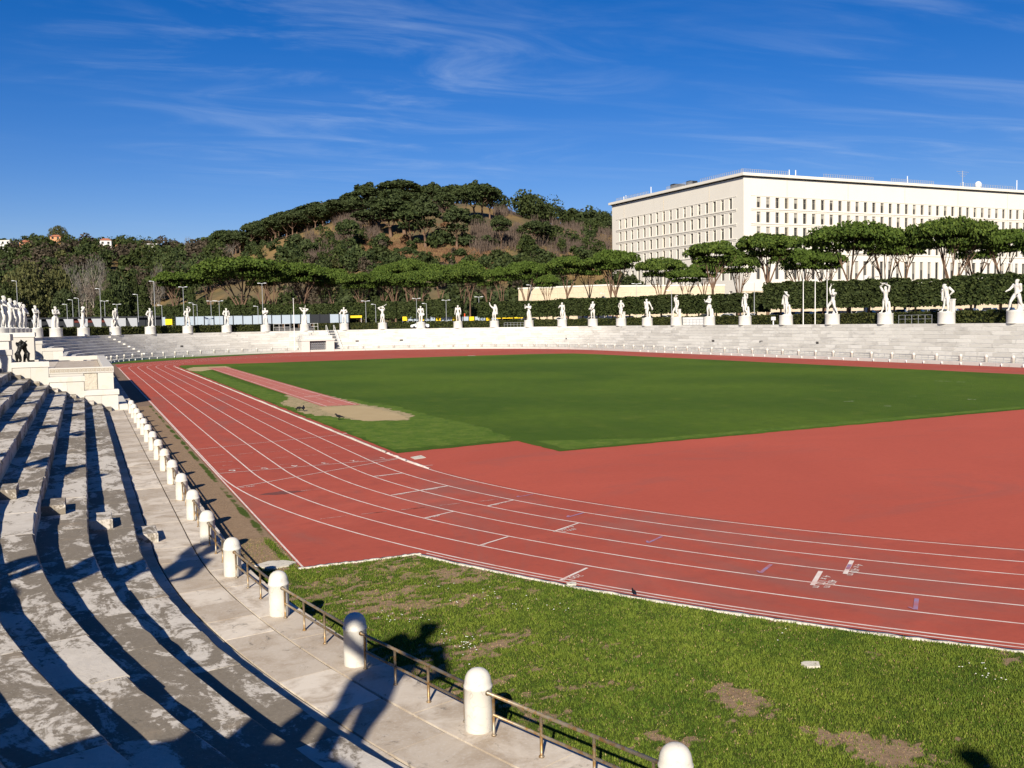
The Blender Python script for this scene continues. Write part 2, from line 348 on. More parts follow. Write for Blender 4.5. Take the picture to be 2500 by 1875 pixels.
    t = NT('dry_blade'); g = t.attr('tint'); c = t.mix(g, (0.20, 0.125, 0.06), (0.36, 0.27, 0.13)); t.out(c, 0.8)
    plain('daisy_white', (0.75, 0.73, 0.66), 0.6, var=0.05)
    t = NT('sand'); c = t.mix(t.noise(0.5, 6, 0.65), (0.34, 0.25, 0.125), (0.46, 0.355, 0.20)); c = t.mix(t.math('MULTIPLY', t.ramp(t.noise(12, 5), .45, .7), .3), c, (0.33, 0.24, 0.13)); t.bump(t.noise(6, 5), 0.6, 0.05); t.out(c, 0.95)
    t = NT('worn_sand'); c = t.mix(t.noise(0.6, 6, 0.65), (0.30, 0.225, 0.12), (0.42, 0.325, 0.19)); gm = t.ramp(t.noise(2.6, 8, .8, .5), .50, .60); c = t.mix(t.math('MULTIPLY', gm, .8), c, (0.075, 0.115, 0.014)); t.bump(t.noise(6, 5), 0.6, 0.05); t.out(c, 0.95)
    t = NT('soil_path'); c = t.mix(t.noise(0.9, 6, 0.65), (0.135, 0.088, 0.060), (0.235, 0.165, 0.115)); c = t.mix(t.math('MULTIPLY', t.ramp(t.noise(16, 5), .5, .75), .35), c, (0.33, 0.25, 0.18)); t.bump(t.noise(20, 5), 0.6, 0.02); t.out(c, 0.95)
    t = NT('outer_ground'); c = t.mix(t.noise(0.03, 5, 0.6), (0.13, 0.12, 0.105), (0.20, 0.185, 0.15)); t.out(c, 0.95)
    t = NT('rim_paving'); c = t.mix(t.noise(0.6, 5, 0.6), (0.36, 0.34, 0.31), (0.52, 0.495, 0.455)); t.out(c, 0.85)
    t = NT('hill_ground')
    a = t.noise(0.012, 5, 0.6, 0.5); b = t.noise(0.06, 6, 0.7); c = t.mix(t.ramp(a, 0.42, 0.6), (0.21, 0.135, 0.055), (0.105, 0.085, 0.048))
    c = t.mix(t.math('MULTIPLY', t.ramp(b, 0.45, 0.65), 0.6), c, (0.075, 0.072, 0.03)); t.bump(b, 0.8, 2.0); t.out(c, 0.95)
    # foliage: one leaf-sized face each, colour varied face by face
    def leaf(name, c0, c1, c2):
        t = NT(name); r = t.node('ShaderNodeNewGeometry').outputs['Random Per Island']; o = t.node('ShaderNodeObjectInfo').outputs['Random']
        c = t.mix(r, c0, c1); c = t.mix(t.math('MULTIPLY', o, 0.6), c, c2)
        t.b.inputs['Roughness'].default_value = 0.75; t.l.new(c, t.b.inputs['Base Color'])
    leaf('pine_needles', (0.018, 0.036, 0.006), (0.088, 0.122, 0.020), (0.048, 0.080, 0.011))
    leaf('dark_pine_needles', (0.016, 0.028, 0.009), (0.058, 0.075, 0.024), (0.040, 0.050, 0.020))
    leaf('ilex_leaves', (0.015, 0.026, 0.007), (0.054, 0.068, 0.018), (0.032, 0.040, 0.013))
    leaf('hedge_leaves', (0.016, 0.026, 0.006), (0.060, 0.065, 0.016), (0.040, 0.040, 0.012))
    leaf('olive_leaves', (0.034, 0.040, 0.014), (0.100, 0.098, 0.034), (0.065, 0.068, 0.024))
    leaf('dry_leaves', (0.10, 0.055, 0.028), (0.22, 0.125, 0.065), (0.16, 0.085, 0.045))
    leaf('bare_twigs', (0.060, 0.044, 0.034), (0.135, 0.100, 0.078), (0.095, 0.070, 0.054))
    leaf('wood_brown', (0.034, 0.028, 0.018), (0.080, 0.062, 0.042), (0.05, 0.04, 0.026))
    leaf('grey_twigs', (0.10, 0.09, 0.078), (0.23, 0.21, 0.18), (0.15, 0.135, 0.115))
    plain('carved_stone', (0.36, 0.29, 0.19), 0.85)
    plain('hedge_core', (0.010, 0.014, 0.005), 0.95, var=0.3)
    t = NT('pine_bark'); v = t.noise(3, 6, 0.7, 0.5, vec=t.obj_pos()); t.bump(v, 0.6, 0.05); t.out(t.mix(v, (0.07, 0.042, 0.028), (0.21, 0.135, 0.09)), 0.9)
    t = NT('pale_bark'); v = t.noise(3, 6, 0.7, vec=t.obj_pos()); t.out(t.mix(v, (0.16, 0.13, 0.10), (0.36, 0.31, 0.25)), 0.9)
    # buildings
    t = NT('travertine'); v = t.noise(0.12, 5, 0.6, 0.3, stretch=(1, 1, 0.6)); r = t.rand()
    c = t.mix(v, (0.61, 0.565, 0.485), (0.67, 0.63, 0.555)); c = t.mix(t.math('MULTIPLY', t.ramp(t.noise(0.9, 6, 0.7, stretch=(1, 1, 0.15)), 0.58, 0.75), 0.3), c, (0.45, 0.385, 0.29)); t.out(c, 0.8)
    t = NT('rough_travertine'); v = t.noise(0.8, 7, 0.75); t.bump(v, 0.6, 0.3); t.out(t.mix(v, (0.46, 0.37, 0.25), (0.66, 0.56, 0.41)), 0.9)
    t = NT('window_glass'); r = t.rand(); t.out(t.mix(r, (0.012, 0.013, 0.015), (0.05, 0.05, 0.05)), 0.25)
    t = NT('window_blind'); r = t.rand(); t.out(t.mix(r, (0.16, 0.15, 0.13), (0.34, 0.32, 0.28)), 0.7)
    plain('passage_shade', (0.02, 0.019, 0.017), 0.9)
    plain('vent_shade', (0.035, 0.028, 0.022), 0.9)
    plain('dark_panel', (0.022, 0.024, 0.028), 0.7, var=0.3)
    plain('fence_white', (0.30, 0.35, 0.40), 0.5, var=0.08)
    plain('yellow_paint', (0.72, 0.50, 0.02), 0.5)
    plain('red_banner', (0.72, 0.09, 0.03), 0.6); plain('green_banner', (0.015, 0.17, 0.07), 0.6)
    plain('house_wall_white', (0.62, 0.60, 0.56), 0.8); plain('house_wall_orange', (0.50, 0.25, 0.13), 0.8); plain('roof_tile', (0.33, 0.13, 0.075), 0.9, var=0.25)
    plain('lamp_grey', (0.42, 0.43, 0.44), 0.45, 0.3); plain('lamp_head', (0.62, 0.63, 0.64), 0.4)
    plain('tyre', (0.015, 0.015, 0.015), 0.9)
    t = NT('car_glass'); t.out((0.02, 0.024, 0.03), 0.08)
    t = NT('car_paint'); r = t.node('ShaderNodeObjectInfo').outputs['Random']; rp = t.node('ShaderNodeValToRGB'); t.l.new(r, rp.inputs[0])
    cr = rp.color_ramp; cr.interpolation = 'CONSTANT'
    cols = [(0.0, (0.45, 0.46, 0.47)), (0.2, (0.03, 0.035, 0.045)), (0.38, (0.62, 0.62, 0.61)), (0.55, (0.12, 0.13, 0.14)), (0.68, (0.02, 0.04, 0.11)), (0.78, (0.25, 0.26, 0.27)), (0.88, (0.30, 0.02, 0.015)), (0.94, (0.5, 0.5, 0.46))]
    cr.elements[0].position = 0; cr.elements[0].color = (*cols[0][1], 1); cr.elements[1].position = cols[1][0]; cr.elements[1].color = (*cols[1][1], 1)
    for p_, c_ in cols[2:]:
        e = cr.elements.new(p_); e.color = (*c_, 1)
    t.l.new(rp.outputs[0], t.b.inputs['Base Color']); t.b.inputs['Roughness'].default_value = 0.25
    plain('white_car_paint', (0.72, 0.73, 0.74), 0.3, var=0.03)
    plain('crow_feathers', (0.012, 0.012, 0.014), 0.55); plain('crow_grey', (0.16, 0.155, 0.15), 0.7)
make_materials()
M = MATS

# ------------------------------------------------------------------ the stadium's outline
Y0S = -15.0                              # the seating bends a little later than the walkway
CX, Y0, Y1 = 41.1, -13.9, 121.0          # spine of the oval: two half circles joined by straights
RB, RE = 43.07, 42.62                    # bollard line, edge of the walkway
ZW, RISE, RUN = 0.415, 0.4480, 1.01
R_ = [0.0] + [RB+1.6+RUN*i for i in range(9)]            # nosing radius of step 1..9
Z_ = [ZW+RISE*i for i in range(10)]                      # tread level of step 0..9
RIM = Z_[9]
def outline(R, n_arc=48, close=True):
    P = []
    for k in range(n_arc+1):
        a = math.pi*k/n_arc; P.append((CX+R*math.cos(a), Y1+R*math.sin(a)))
    for k in range(n_arc+1):
        a = math.pi+math.pi*k/n_arc; P.append((CX+R*math.cos(a), Y0+R*math.sin(a)))
    return P
def on_curve(kind, t, R):
    """point and outward direction; kind L/R: t is Y, kind N/F: t is the angle in degrees"""
    if kind == 'L': return np.array([CX-R, t]), np.array([-1.0, 0.0])
    if kind == 'R': return np.array([CX+R, t]), np.array([1.0, 0.0])
    a = math.radians(t); d = np.array([math.cos(a), math.sin(a)])
    return np.array([CX, {'N': Y0, 'M': Y0S, 'F': Y1}[kind]])+R*d, d
def hit_R(px, py, R):
    """where the sight line through a pixel leaves the circle-ended ring of radius R"""
    d = ray(px, py); ts = np.linspace(2, 420, 16000); P = CAM+d*ts[:, None]
    y = np.clip(P[:, 1], Y0, Y1); r = np.hypot(P[:, 0]-CX, P[:, 1]-y)
    i = np.where((r[:-1] < R) & (r[1:] >= R))[0]
    return P[i[-1]]
def outward(P):
    y = min(max(P[1], Y0), Y1); d = np.array([P[0]-CX, P[1]-y]); return d/np.linalg.norm(d)

from mathutils.geometry import tessellate_polygon
def sheet(name, poly, z, mat, kind='structure'):
    V = [Vector((x, y, 0)) for x, y in poly]; F = tessellate_polygon([V])
    me = bpy.data.meshes.new(name); me.from_pydata([(x, y, z) for x, y in poly], [], [tuple(f) for f in F]); me.materials.append(M[mat]); me.update()
    bm = bmesh.new(); bm.from_mesh(me)
    for f in bm.faces:
        if f.normal.z < 0: f.normal_flip()
    bm.to_mesh(me); bm.free()
    return tag(mobj(name, me), kind=kind)

# outer ground with the bowl left out, rim path, floor of the bowl
def ring(name, Pa, za, Pb, zb, mat):
    n = len(Pa); V = [(x, y, za) for x, y in Pa]+[(x, y, zb) for x, y in Pb]
    F = [(i, (i+1) % n, n+(i+1) % n, n+i) for i in range(n)]
    me = bpy.data.meshes.new(name); me.from_pydata(V, [], F); me.materials.append(M[mat]); me.update()
    if me.polygons[0].normal.z < 0: me.flip_normals()
    return tag(mobj(name, me), kind='structure')
NA = 48
big = [(CX+6000*math.cos(math.atan2(y-53, x-CX)), 53+6000*math.sin(math.atan2(y-53, x-CX))) for x, y in outline(57.5, NA)]
GZ = 4.98
def ground_mesh():
    loops = [(outline(57.5, NA), 4.40), (outline(72, NA), GZ-.02), (big, GZ-.02)]; V, F = [], []
    for P_, z in loops: V += [(x, y, z) for x, y in P_]
    n = len(loops[0][0])
    for L in range(2): F += [(L*n+i, L*n+(i+1) % n, (L+1)*n+(i+1) % n, (L+1)*n+i) for i in range(n)]
    me = bpy.data.meshes.new('ground'); me.from_pydata(V, [], F); me.materials.append(M['outer_ground']); me.update()
    if me.polygons[0].normal.z < 0: me.flip_normals()
    tag(mobj('ground', me), kind='structure')
ground_mesh()
ring('rim_path', outline(R_[9]+0.9, NA), RIM-0.006, outline(57.6, NA), RIM-0.006, 'rim_paving')
sheet('stadium_floor', outline(RE+0.3, NA), -0.02, 'soil_path')

# ------------------------------------------------------------------ running track, pitch and markings
TR = 41.1
def arc(cx, cy, R, a0, a1, n):
    return [(cx+R*math.cos(math.radians(a0+(a1-a0)*k/n)), cy+R*math.sin(math.radians(a0+(a1-a0)*k/n))) for k in range(n+1)]
poly = [(-0.12, 124), (-0.12, -15.72)]+arc(CX, 0, 41.38, 202.2, 360, 70)+[(CX+41.9, 2), (CX+RE-0.06, 8)]+[(CX+RE-0.06, Y1)]
poly += arc(CX, Y1, RE-0.06, 0, 98, 30)+[(30, 158), (26, 153.5), (19, 146.5), (12, 138.5), (6, 131.5), (2, 127)]
track = sheet('running_track', poly, 0.010, 'track_red')
sheet('track_apron', [(7.6, 2.4)]+arc(CX, 0, 33.6, 180, 360, 60)+[(CX+33.6, 4), (13, 4)], 0.0118, 'apron_red')
pitch_poly = [(7.75, 2.0), (14.0, 3.1), (14.05, -1.2), (44.5, 0.5), (CX+33.2, 2.2), (CX+32.6, 20), (CX+32.2, 60), (CX+31.9, 100), (CX+31, 107), (CX+24, 110.5), (50, 112), (34, 111), (22, 110.3), (12, 112), (8.6, 111.5), (7.9, 107)]
# uneven growing edge
def rough_edge(P, step, amp):
    out = []
    for i, a in enumerate(P):
        b = P[(i+1) % len(P)]; L = math.dist(a, b); n = max(1, int(L/step)); nx, ny = (b[1]-a[1])/L, -(b[0]-a[0])/L
        for k in range(n):
            t = k/n; x, y = a[0]+(b[0]-a[0])*t, a[1]+(b[1]-a[1])*t
            d = amp*(mnoise.noise((x*1.3, y*1.3, 5.1))+0.6*mnoise.noise((x*4.1, y*4.1, 1.7))) *math.sin(math.pi*t)**.5 if k else 0
            out.append((x+nx*d, y+ny*d))
    return out
sheet('pitch', rough_edge(pitch_poly, 0.2, 0.15), 0.022, 'pitch_grass')
def blob(P, amp=0.25, step=0.3): return rough_edge(P, step, amp)
sheet('worn_turf', blob([(7.95, 3.2), (10.5, 3.3), (13.8, 3.5), (14.4, 6), (14.9, 9.5), (14.8, 13), (14.5, 16), (14.8, 24), (13.8, 33), (10.2, 36), (9.8, 60), (10.2, 90), (8.1, 92), (7.95, 40)], 0.55, .25), 0.025, 'worn_grass')
sheet('worn_turf', blob([(14.6, -.8), (44, .9), (73.5, 2.3), (73.5, 2.8), (44, 1.7), (20, 0.4), (14.7, 2.6)], 0.22, .25), 0.025, 'worn_grass')
sheet('sand_area', blob([(8.1, 23), (9.2, 19.6), (10.4, 15.9), (12.5, 15.2), (13.4, 17), (13.9, 20), (13.7, 24), (13.2, 28), (13.1, 37), (12.95, 40), (10.2, 40), (9.6, 36), (8.3, 31.5)], 0.7), 0.028, 'worn_sand')
sheet('sand_pit', blob([(9.55, 24.2), (10.15, 16.2), (12.7, 15.6), (13.2, 19), (12.9, 26.5), (10.0, 27.2)], 0.25), 0.033, 'sand')
sheet('worn_ground', blob([(7.9, 92), (8.9, 89), (10.3, 92), (13.7, 96), (13.9, 103), (9.5, 103), (8.1, 98)], 0.4), 0.028, 'sand')
sheet('jump_runway', [(10.35, 27.6), (12.95, 27.2), (13.65, 98.5), (10.9, 98.8)], 0.038, 'track_red_worn')

def strip(P, w, z, mat, name, parent):
    P = np.asarray(P, float); T = np.gradient(P, axis=0); T /= np.linalg.norm(T, axis=1)[:, None]; N = np.stack([-T[:, 1], T[:, 0]], 1)
    a = P+N*w/2; b = P-N*w/2; n = len(P)
    V = np.concatenate([np.c_[a, np.full(n, z)], np.c_[b, np.full(n, z)]]); F = np.array([(n+i, n+i+1, i+1, i) for i in range(n-1)])
    return mobj(name, np_mesh(name, V, F, [M[mat]]), parent)
ZT = 0.015
for k in range(7):
    r = TR-1.22*k; lw = 0.055
    pts = arc(CX, 107, r, 96, 180, 40)+[(CX-r, y) for y in np.linspace(106, 1, 30)]+arc(CX, 0, r, 180, 285, 70)
    strip(pts, lw, ZT, 'line_paint', 'lane_line', track)
strip(arc(CX, 0, 41.28, 202.4, 290, 60), 0.045, ZT, 'line_paint', 'edge_line', track)
strip([(-0.07, y) for y in np.linspace(112, -15.6, 40)], 0.05, ZT, 'line_paint', 'edge_line', track)
# raised kerbs
def kerb(P, w, h, mat, name, parent):
    P = np.asarray(P, float); T = np.gradient(P, axis=0); T /= np.linalg.norm(T, axis=1)[:, None]; N = np.stack([-T[:, 1], T[:, 0]], 1); n = len(P)
    hh = h*(1+0.25*rng.standard_normal(n)).clip(0.4, 1.6); ww = w*(1+0.2*rng.standard_normal(n)).clip(0.5, 1.5)
    a = P+N*ww[:, None]/2; b = P-N*ww[:, None]/2
    V = np.concatenate([np.c_[a, np.full(n, -0.01)], np.c_[a, hh], np.c_[b, hh], np.c_[b, np.full(n, -0.01)]])
    F = np.array([(k*n+i, k*n+i+1, (k+1)*n+i+1, (k+1)*n+i) for i in range(n-1) for k in range(3)])
    o = mobj(name, np_mesh(name, V, F, [M[mat]]), parent); return o
kerb([(x, -15.72) for x in np.linspace(-0.2, 2.78, 40)], 0.13, 0.035, 'kerb_concrete', 'edge_kerb', track)
kerb(arc(CX, 0, 41.50, 202.4, 290, 260), 0.14, 0.03, 'kerb_concrete', 'edge_kerb', track)
kerb([(CX-33.70, y) for y in np.linspace(107, 2.5, 90)], 0.09, 0.05, 'kerb_concrete', 'inner_kerb', track)
kerb([(CX-33.70, y) for y in np.linspace(2.3, -0.6, 20)]+arc(CX, 0, 33.70, 180.2, 185, 10)[1:], 0.10, 0.05, 'line_paint', 'inner_kerb', track)

G = lambda px, py: at_z(px, py, 0.0)[:2]
def zz(z0, s, pts): return [G(z0[0]+u/s, z0[1]+v/s) for u, v in pts]
Z6 = ((300, 860), 2.765); Z7 = ((900, 1050), 2.765); Z8 = ((1600, 1150), 2.4578)
def seg(Zr, a, b, w, mat='line_paint', name='start_line'):
    p = zz(Zr[0], Zr[1], [a, b]); n = 6
    return strip([p[0]+(p[1]-p[0])*t for t in np.linspace(0, 1, n)], w, ZT+0.004, mat, name, track)
for a, b, w, m in [((497, 658), (1470, 558), .05, 'line_paint'), ((650, 821), (1855, 720), .05, 'line_paint'), ((768, 915), (1855, 722), .05, 'line_paint'),
                   ((1690, 840), (1885, 818), .05, 'line_paint'), ((1810, 970), (2200, 905), .05, 'line_paint')]:
    seg(Z6, a, b, w, m)
for a, b in [((575, 705), (690, 692)), ((765, 692), (880, 682)), ((960, 678), (1075, 668)), ((1140, 662), (1250, 652)), ((1320, 650), (1420, 640)), ((1490, 636), (1600, 628)),
             ((610, 747), (745, 738)), ((1010, 718), (1120, 708)), ((1205, 703), (1320, 694)), ((1390, 690), (1480, 682)), ((670, 768), (735, 764)), ((655, 794), (795, 787)), ((880, 776), (930, 772)), ((1060, 762), (1190, 752)),
             ((1200, 940), (1330, 925)), ((1330, 1130), (1510, 1107)), ((1610, 1097), (1780, 1078)), ((1880, 1067), (2040, 1050))]:
    seg(Z6, a, b, .035, 'faded_paint', 'faded_mark')
for a, b, w in [((150, 442), (345, 410), .05), ((345, 410), (535, 378), .05), ((800, 515), (982, 475), .06), ((375, 598), (575, 552), .06), ((1250, 688), (1415, 632), .06), ((738, 786), (940, 724), .06), ((1295, 1018), (1475, 935), .07), ((35, 318), (225, 294), .05)]:
    seg(Z7, a, b, w)
for a, b in [((0, 567), (120, 552)), ((220, 543), (380, 524)), ((480, 512), (640, 495)), ((730, 487), (875, 470))]:
    seg(Z7, a, b, .035, 'faded_paint', 'faded_mark')
for a, b, w in [((1138, 622), (1180, 541), .10), ((942, 690), (992, 605), .10)]: seg(Z8, a, b, w)
for pts in [[(1110, 436), (1003, 455), (1010, 447)], [(1450, 562), (1342, 592), (1350, 580)], [(1980, 722), (1888, 765), (1878, 752)]]:
    p = zz(Z7[0], Z7[1], pts); strip([p[0]+(p[1]-p[0])*t for t in np.linspace(0, 1, 5)], .07, ZT+.004, 'blue_paint', 'blue_arrow', track)
    strip([p[1]+(p[2]-p[1])*t for t in np.linspace(0, 1, 3)], .07, ZT+.006, 'blue_paint', 'blue_arrow', track)
for pts in [[(695, 565), (630, 617), (612, 604)], [(1568, 770), (1560, 838), (1520, 822)], [(1168, 565), (1153, 595), (1156, 592)]]:
    p = zz(Z8[0], Z8[1], pts); strip([p[0]+(p[1]-p[0])*t for t in np.linspace(0, 1, 5)], .085, ZT+.008, 'blue_paint', 'blue_arrow', track)
    strip([p[1]+(p[2]-p[1])*t for t in np.linspace(0, 1, 3)], .06, ZT+.010, 'blue_paint', 'blue_arrow', track)
seg(Z7, (375, 243), (432, 239), .06, 'line_paint', 'faded_mark'); seg(Z6, (1485, 552), (1530, 550), .12, 'line_paint', 'faded_mark')
# runway lines and take-off boards
for x in (10.62, 12.7): strip([(x+.0075*(y-27.4), y) for y in np.linspace(27.4, 98, 12)], .06, .043, 'line_paint', 'runway_line', bpy.data.objects['jump_runway'])
strip([(11.72+.008*(y-27.4), y) for y in np.linspace(27.4, 98, 12)], .05, .043, 'faded_paint', 'runway_line', bpy.data.objects['jump_runway'])
p = zz(Z6[0], Z6[1], [(1225, 303), (1330, 296)]); strip([p[0], (p[0]+p[1])/2, p[1]], .2, .046, 'line_paint', 'takeoff_board', bpy.data.objects['jump_runway'])
# plates let into the surface
q = [G(*c) for c in [(1002, 1117.5), (1028, 1113), (1040, 1118.5), (1013, 1122.5)]]
MB().add([(x, y, .03) for x, y in q]+[(x, y, .0) for x, y in q], [(0, 1, 2, 3), (0, 4, 5, 1), (1, 5, 6, 2), (2, 6, 7, 3), (3, 7, 4, 0)]).obj('cover_plate', M['kerb_concrete'], track)
c0 = G(690, 1205); sheet('worn_patch', blob([(c0[0]+.55*math.cos(a)+.25*math.cos(3*a), c0[1]+.35*math.sin(a)+.1) for a in np.linspace(0, 6.0, 14)], .12, .1), .0128, 'track_stain')
# words and figures painted on the lanes, read by a runner coming the other way
def ground_text(body, c, size, rot, mat='line_paint'):
    cu = bpy.data.curves.new('lettering', 'FONT'); cu.body = body; cu.size = size; cu.align_x = 'CENTER'; cu.align_y = 'CENTER'; cu.resolution_u = 3
    o = bpy.data.objects.new('lettering', cu); COL.objects.link(o); bpy.context.view_layer.update()
    me = bpy.data.meshes.new_from_object(o.evaluated_get(bpy.context.evaluated_depsgraph_get())); bpy.data.objects.remove(o)
    me.materials.clear(); me.materials.append(M[mat]); me.name = 'lettering'
    return mobj('lettering', me, track, (c[0], c[1], ZT+.005), rot)
for (u, v), tx in zip([(1750, 716), (1560, 736), (1360, 751), (1160, 769), (955, 786), (740, 801)], '123456'):
    ground_text(tx, zz(Z6[0], Z6[1], [(u, v)])[0], 0.60, math.pi+0.22, 'line_paint')
def lane_text(tx, Zr, a, b, size, off=0.0):
    p = zz(Zr[0], Zr[1], [a, b]); d = p[0]-p[1]; ground_text(tx, (p[0]+p[1])/2, size, math.atan2(d[1], d[0]))
for tx, Zr, a, b, s in [('800 m', Z6, (800, 918), (880, 906), .34), ('200 m', Z6, (1710, 841), (1770, 834), .30), ('400 m', Z6, (1840, 968), (1900, 957), .30),
                        ('4 x 100 m', Z7, (360, 411), (450, 397), .30), ('400 m', Z7, (385, 408), (450, 400), .3), ('800 m', Z7, (170, 441), (240, 430), .3), ('4 x 100 m', Z7, (825, 514), (915, 492), .32),
                        ('400 m', Z7, (400, 598), (470, 580), .34), ('4 x 400 m', Z7, (1275, 686), (1360, 660), .34), ('800 m', Z7, (1315, 692), (1385, 672), .34), ('m', Z7, (765, 786), (790, 778), .34), ('200 m', Z7, (1335, 1012), (1405, 992), .40),
                        ('4 x 400 m', Z8, (1180, 618), (1212, 578), .42), ('4 x 100 m', Z8, (980, 688), (1015, 650), .42), ('400 m', Z8, (1035, 700), (1062, 665), .42)]:
    lane_text(tx, Zr, a, b, s*.62)

# ------------------------------------------------------------------ marble seating
def block_mesh(name, R0, R1, z0, z1, length, mat, arc_R=None, n=6, chip=0.006, seed=0, groove=False):
    """one stone: straight along local Y (outward = local X) or bent about the origin"""
    rg = np.random.default_rng(seed); b = 0.018
    prof = [(R0, z0), (R0, z1-b), (R0+b, z1), (R1, z1), (R1, z0)]
    if groove: prof = [(R0, z0+.08), (R0, z1-b), (R0+b, z1), (R1, z1), (R1, z0), (R0+.16, z0), (R0+.16, z0+.08)]
    m = len(prof); V = []
    for i in range(n+1):
        t = (i/n-0.5)*length
        dn = rg.normal(0, chip); dz = rg.normal(0, chip*0.4); cut = b*(1+abs(rg.normal(0, 0.7)))
        for j, (r, z) in enumerate(prof):
            if j == 1: r += dn*0.5; z = z1-cut
            if j == 2: r = R0+cut+dn; z += dz
            if arc_R is None: V.append((r, t, z))
            else:
                a = t/arc_R; V.append((r*math.cos(a), r*math.sin(a), z))
    F = [(i*m+j, i*m+(j+1) % m, (i+1)*m+(j+1) % m, (i+1)*m+j) for i in range(n) for j in range(m)]
    F += [tuple(reversed(range(m))), tuple(range(n*m, n*m+m))]
    me = bpy.data.meshes.new(name); me.from_pydata(V, [], F); me.materials.append(M[mat]); me.update()
    bm = bmesh.new(); bm.from_mesh(me); bmesh.ops.recalc_face_normals(bm, faces=bm.faces[:]); bm.to_mesh(me); bm.free()
    return me
CACHE = {}
def place_block(row, kind, t, length, mat, parent, jit=0.004, name='stone_block'):
    R0, R1 = R_[row], (R_[row+1]+0.10 if row < 9 else R_[9]+1.0); z0, z1 = Z_[row-1]-0.03, Z_[row]
    var = rng.integers(3)
    if kind in 'LR':
        key = (row, 's', round(length, 2), mat, var)
        if key not in CACHE: CACHE[key] = block_mesh(name, 0, R1-R0, z0, z1, length-0.016, mat, None, 6, 0.006, hash(key) % 9999, mat == 'pale_marble')
        P, _ = on_curve(kind, t, R0+rng.normal(0, jit)); o = mobj(name, CACHE[key], parent, (P[0], P[1], rng.normal(0, jit*0.6)), math.pi if kind == 'L' else 0.0)
    else:
        key = (row, 'a', round(length, 2), mat, var)
        if key not in CACHE: CACHE[key] = block_mesh(name, R0, R1, z0, z1, length-0.016, mat, R0, 6, 0.006, hash(key) % 9999, mat == 'pale_marble')
        a = math.radians(t); j = rng.normal(0, jit)
        o = mobj(name, CACHE[key], parent, (CX+j*math.cos(a), {'N': Y0, 'M': Y0S, 'F': Y1}[kind]+j*math.sin(a), rng.normal(0, jit*0.6)), a)
    return o
def runs(total):
    out = []; left = total
    while left > 3.4:
        L = random.choice([1.8, 2.4, 3.0]); out.append(L); left -= L
    out.append(left); return out
def core_mesh(kinds, mat, drop=0.03):
    """stepped bed under the stones, so that joints are not see-through"""
    prof = [(R_[1]+.03, -0.1)]
    for i in range(1, 10):
        prof += [(R_[i]+.03, Z_[i]-drop), ((R_[i+1] if i < 9 else R_[9]+1.0)+.03, Z_[i]-drop)]
    V, F = [], []
    path = []
    for kind, a, b in kinds:
        n = 2 if kind in 'LR' else max(2, int(abs(b-a)/3))
        path += [(kind, a+(b-a)*k/(n-1)) for k in range(n)]
    m = len(prof)
    for kind, t in path:
        for r, z in prof:
            P, _ = on_curve(kind, t, r); V.append((P[0], P[1], z))
    for i in range(len(path)-1):
        for j in range(m-1): F.append((i*m+j, (i+1)*m+j, (i+1)*m+j+1, i*m+j+1))
    me = bpy.data.meshes.new('stand_bed'); me.from_pydata(V, [], F); me.materials.append(M[mat]); me.update(); return me
def row_joined(row, kinds, mat, parent):
    V, Fq, Fs = [], [], []; base = 0
    R0, R1 = R_[row], (R_[row+1]+.1 if row < 9 else R_[9]+1.0); z0, z1 = Z_[row-1]-.03, Z_[row]
    F = []
    for kind, a, b in kinds:
        tot = abs(b-a) if kind in 'LR' else math.radians(abs(b-a))*R0
        t = 0
        for L in runs(tot):
            c0, c1 = t+.006, t+L-.006; t += L; jr, jz = rng.normal(0, .006), rng.normal(0, .004)
            ns = 1 if kind in 'LR' else 2; rows_ = []
            for k in range(ns+1):
                s = c0+(c1-c0)*k/ns; tt = a+(b-a)*s/tot
                for r, z in ((R0+jr+.16, z0), (R0+jr+.16, Z_[row-1]+.05), (R0+jr, Z_[row-1]+.05), (R0+jr, z1+jz-.02), (R0+jr+.02, z1+jz), (R1, z1+jz)):
                    P, _ = on_curve(kind, tt, r); V.append((P[0], P[1], z))
            for k in range(ns):
                q = base+k*6
                for j in range(5): F.append((q+j, q+6+j, q+7+j, q+j+1))
            base += (ns+1)*6
    me = bpy.data.meshes.new('step_row'); me.from_pydata(V, [], F); me.materials.append(M[mat]); me.update()
    return tag(mobj('step_row', me, parent), kind='stuff')

near = empty('grandstand', (CX-R_[1], 10, 0)); inv = Matrix.Translation((-(CX-R_[1]), -10, 0))
tag(near, 'weathered grey marble grandstand curving beside the near row of bollards', 'grandstand')
def reparent(o, p): o.parent = p; o.matrix_parent_inverse = Matrix.Translation(p.location).inverted()
def keep(p):
    for o in list(p.children): o.matrix_parent_inverse = Matrix.Translation(p.location).inverted()
for row in range(1, 10):
    t = 28.82
    for L in runs(28.82-Y0S):
        place_block(row, 'L', t-L/2, L, 'weathered_marble', near); t -= L
    a = 180.0
    arclen = math.radians(48)*R_[row]
    for L in runs(arclen):
        da = math.degrees(L/R_[row]); place_block(row, 'M', a+da/2, L, 'weathered_marble', near); a += da
mobj('stand_bed', core_mesh([('L', 28.8, Y0S), ('M', 180.5, 228)], 'joint_dirt'), near)
# half-height blocks that make the aisle stairs
def aisle(kind, t, w, mat, parent, rows=range(0, 9), d=0.52):
    for r in rows:
        R1 = R_[r+1]-0.004; mb = MB(); mb.box(-d, 0.0, -w/2, w/2, Z_[r]+.0, Z_[r]+RISE/2, 0, 0.012)
        P, o = on_curve(kind, t, R1); mb.obj('aisle_step', M[mat], parent, loc=(P[0], P[1], .002), rz=math.atan2(o[1], o[0]))
aisle('L', -12.55, 1.05, 'weathered_marble', near); aisle('L', 28.25, 1.0, 'weathered_marble', near)
aisle('M', 207, 1.05, 'weathered_marble', near)
keep(near)

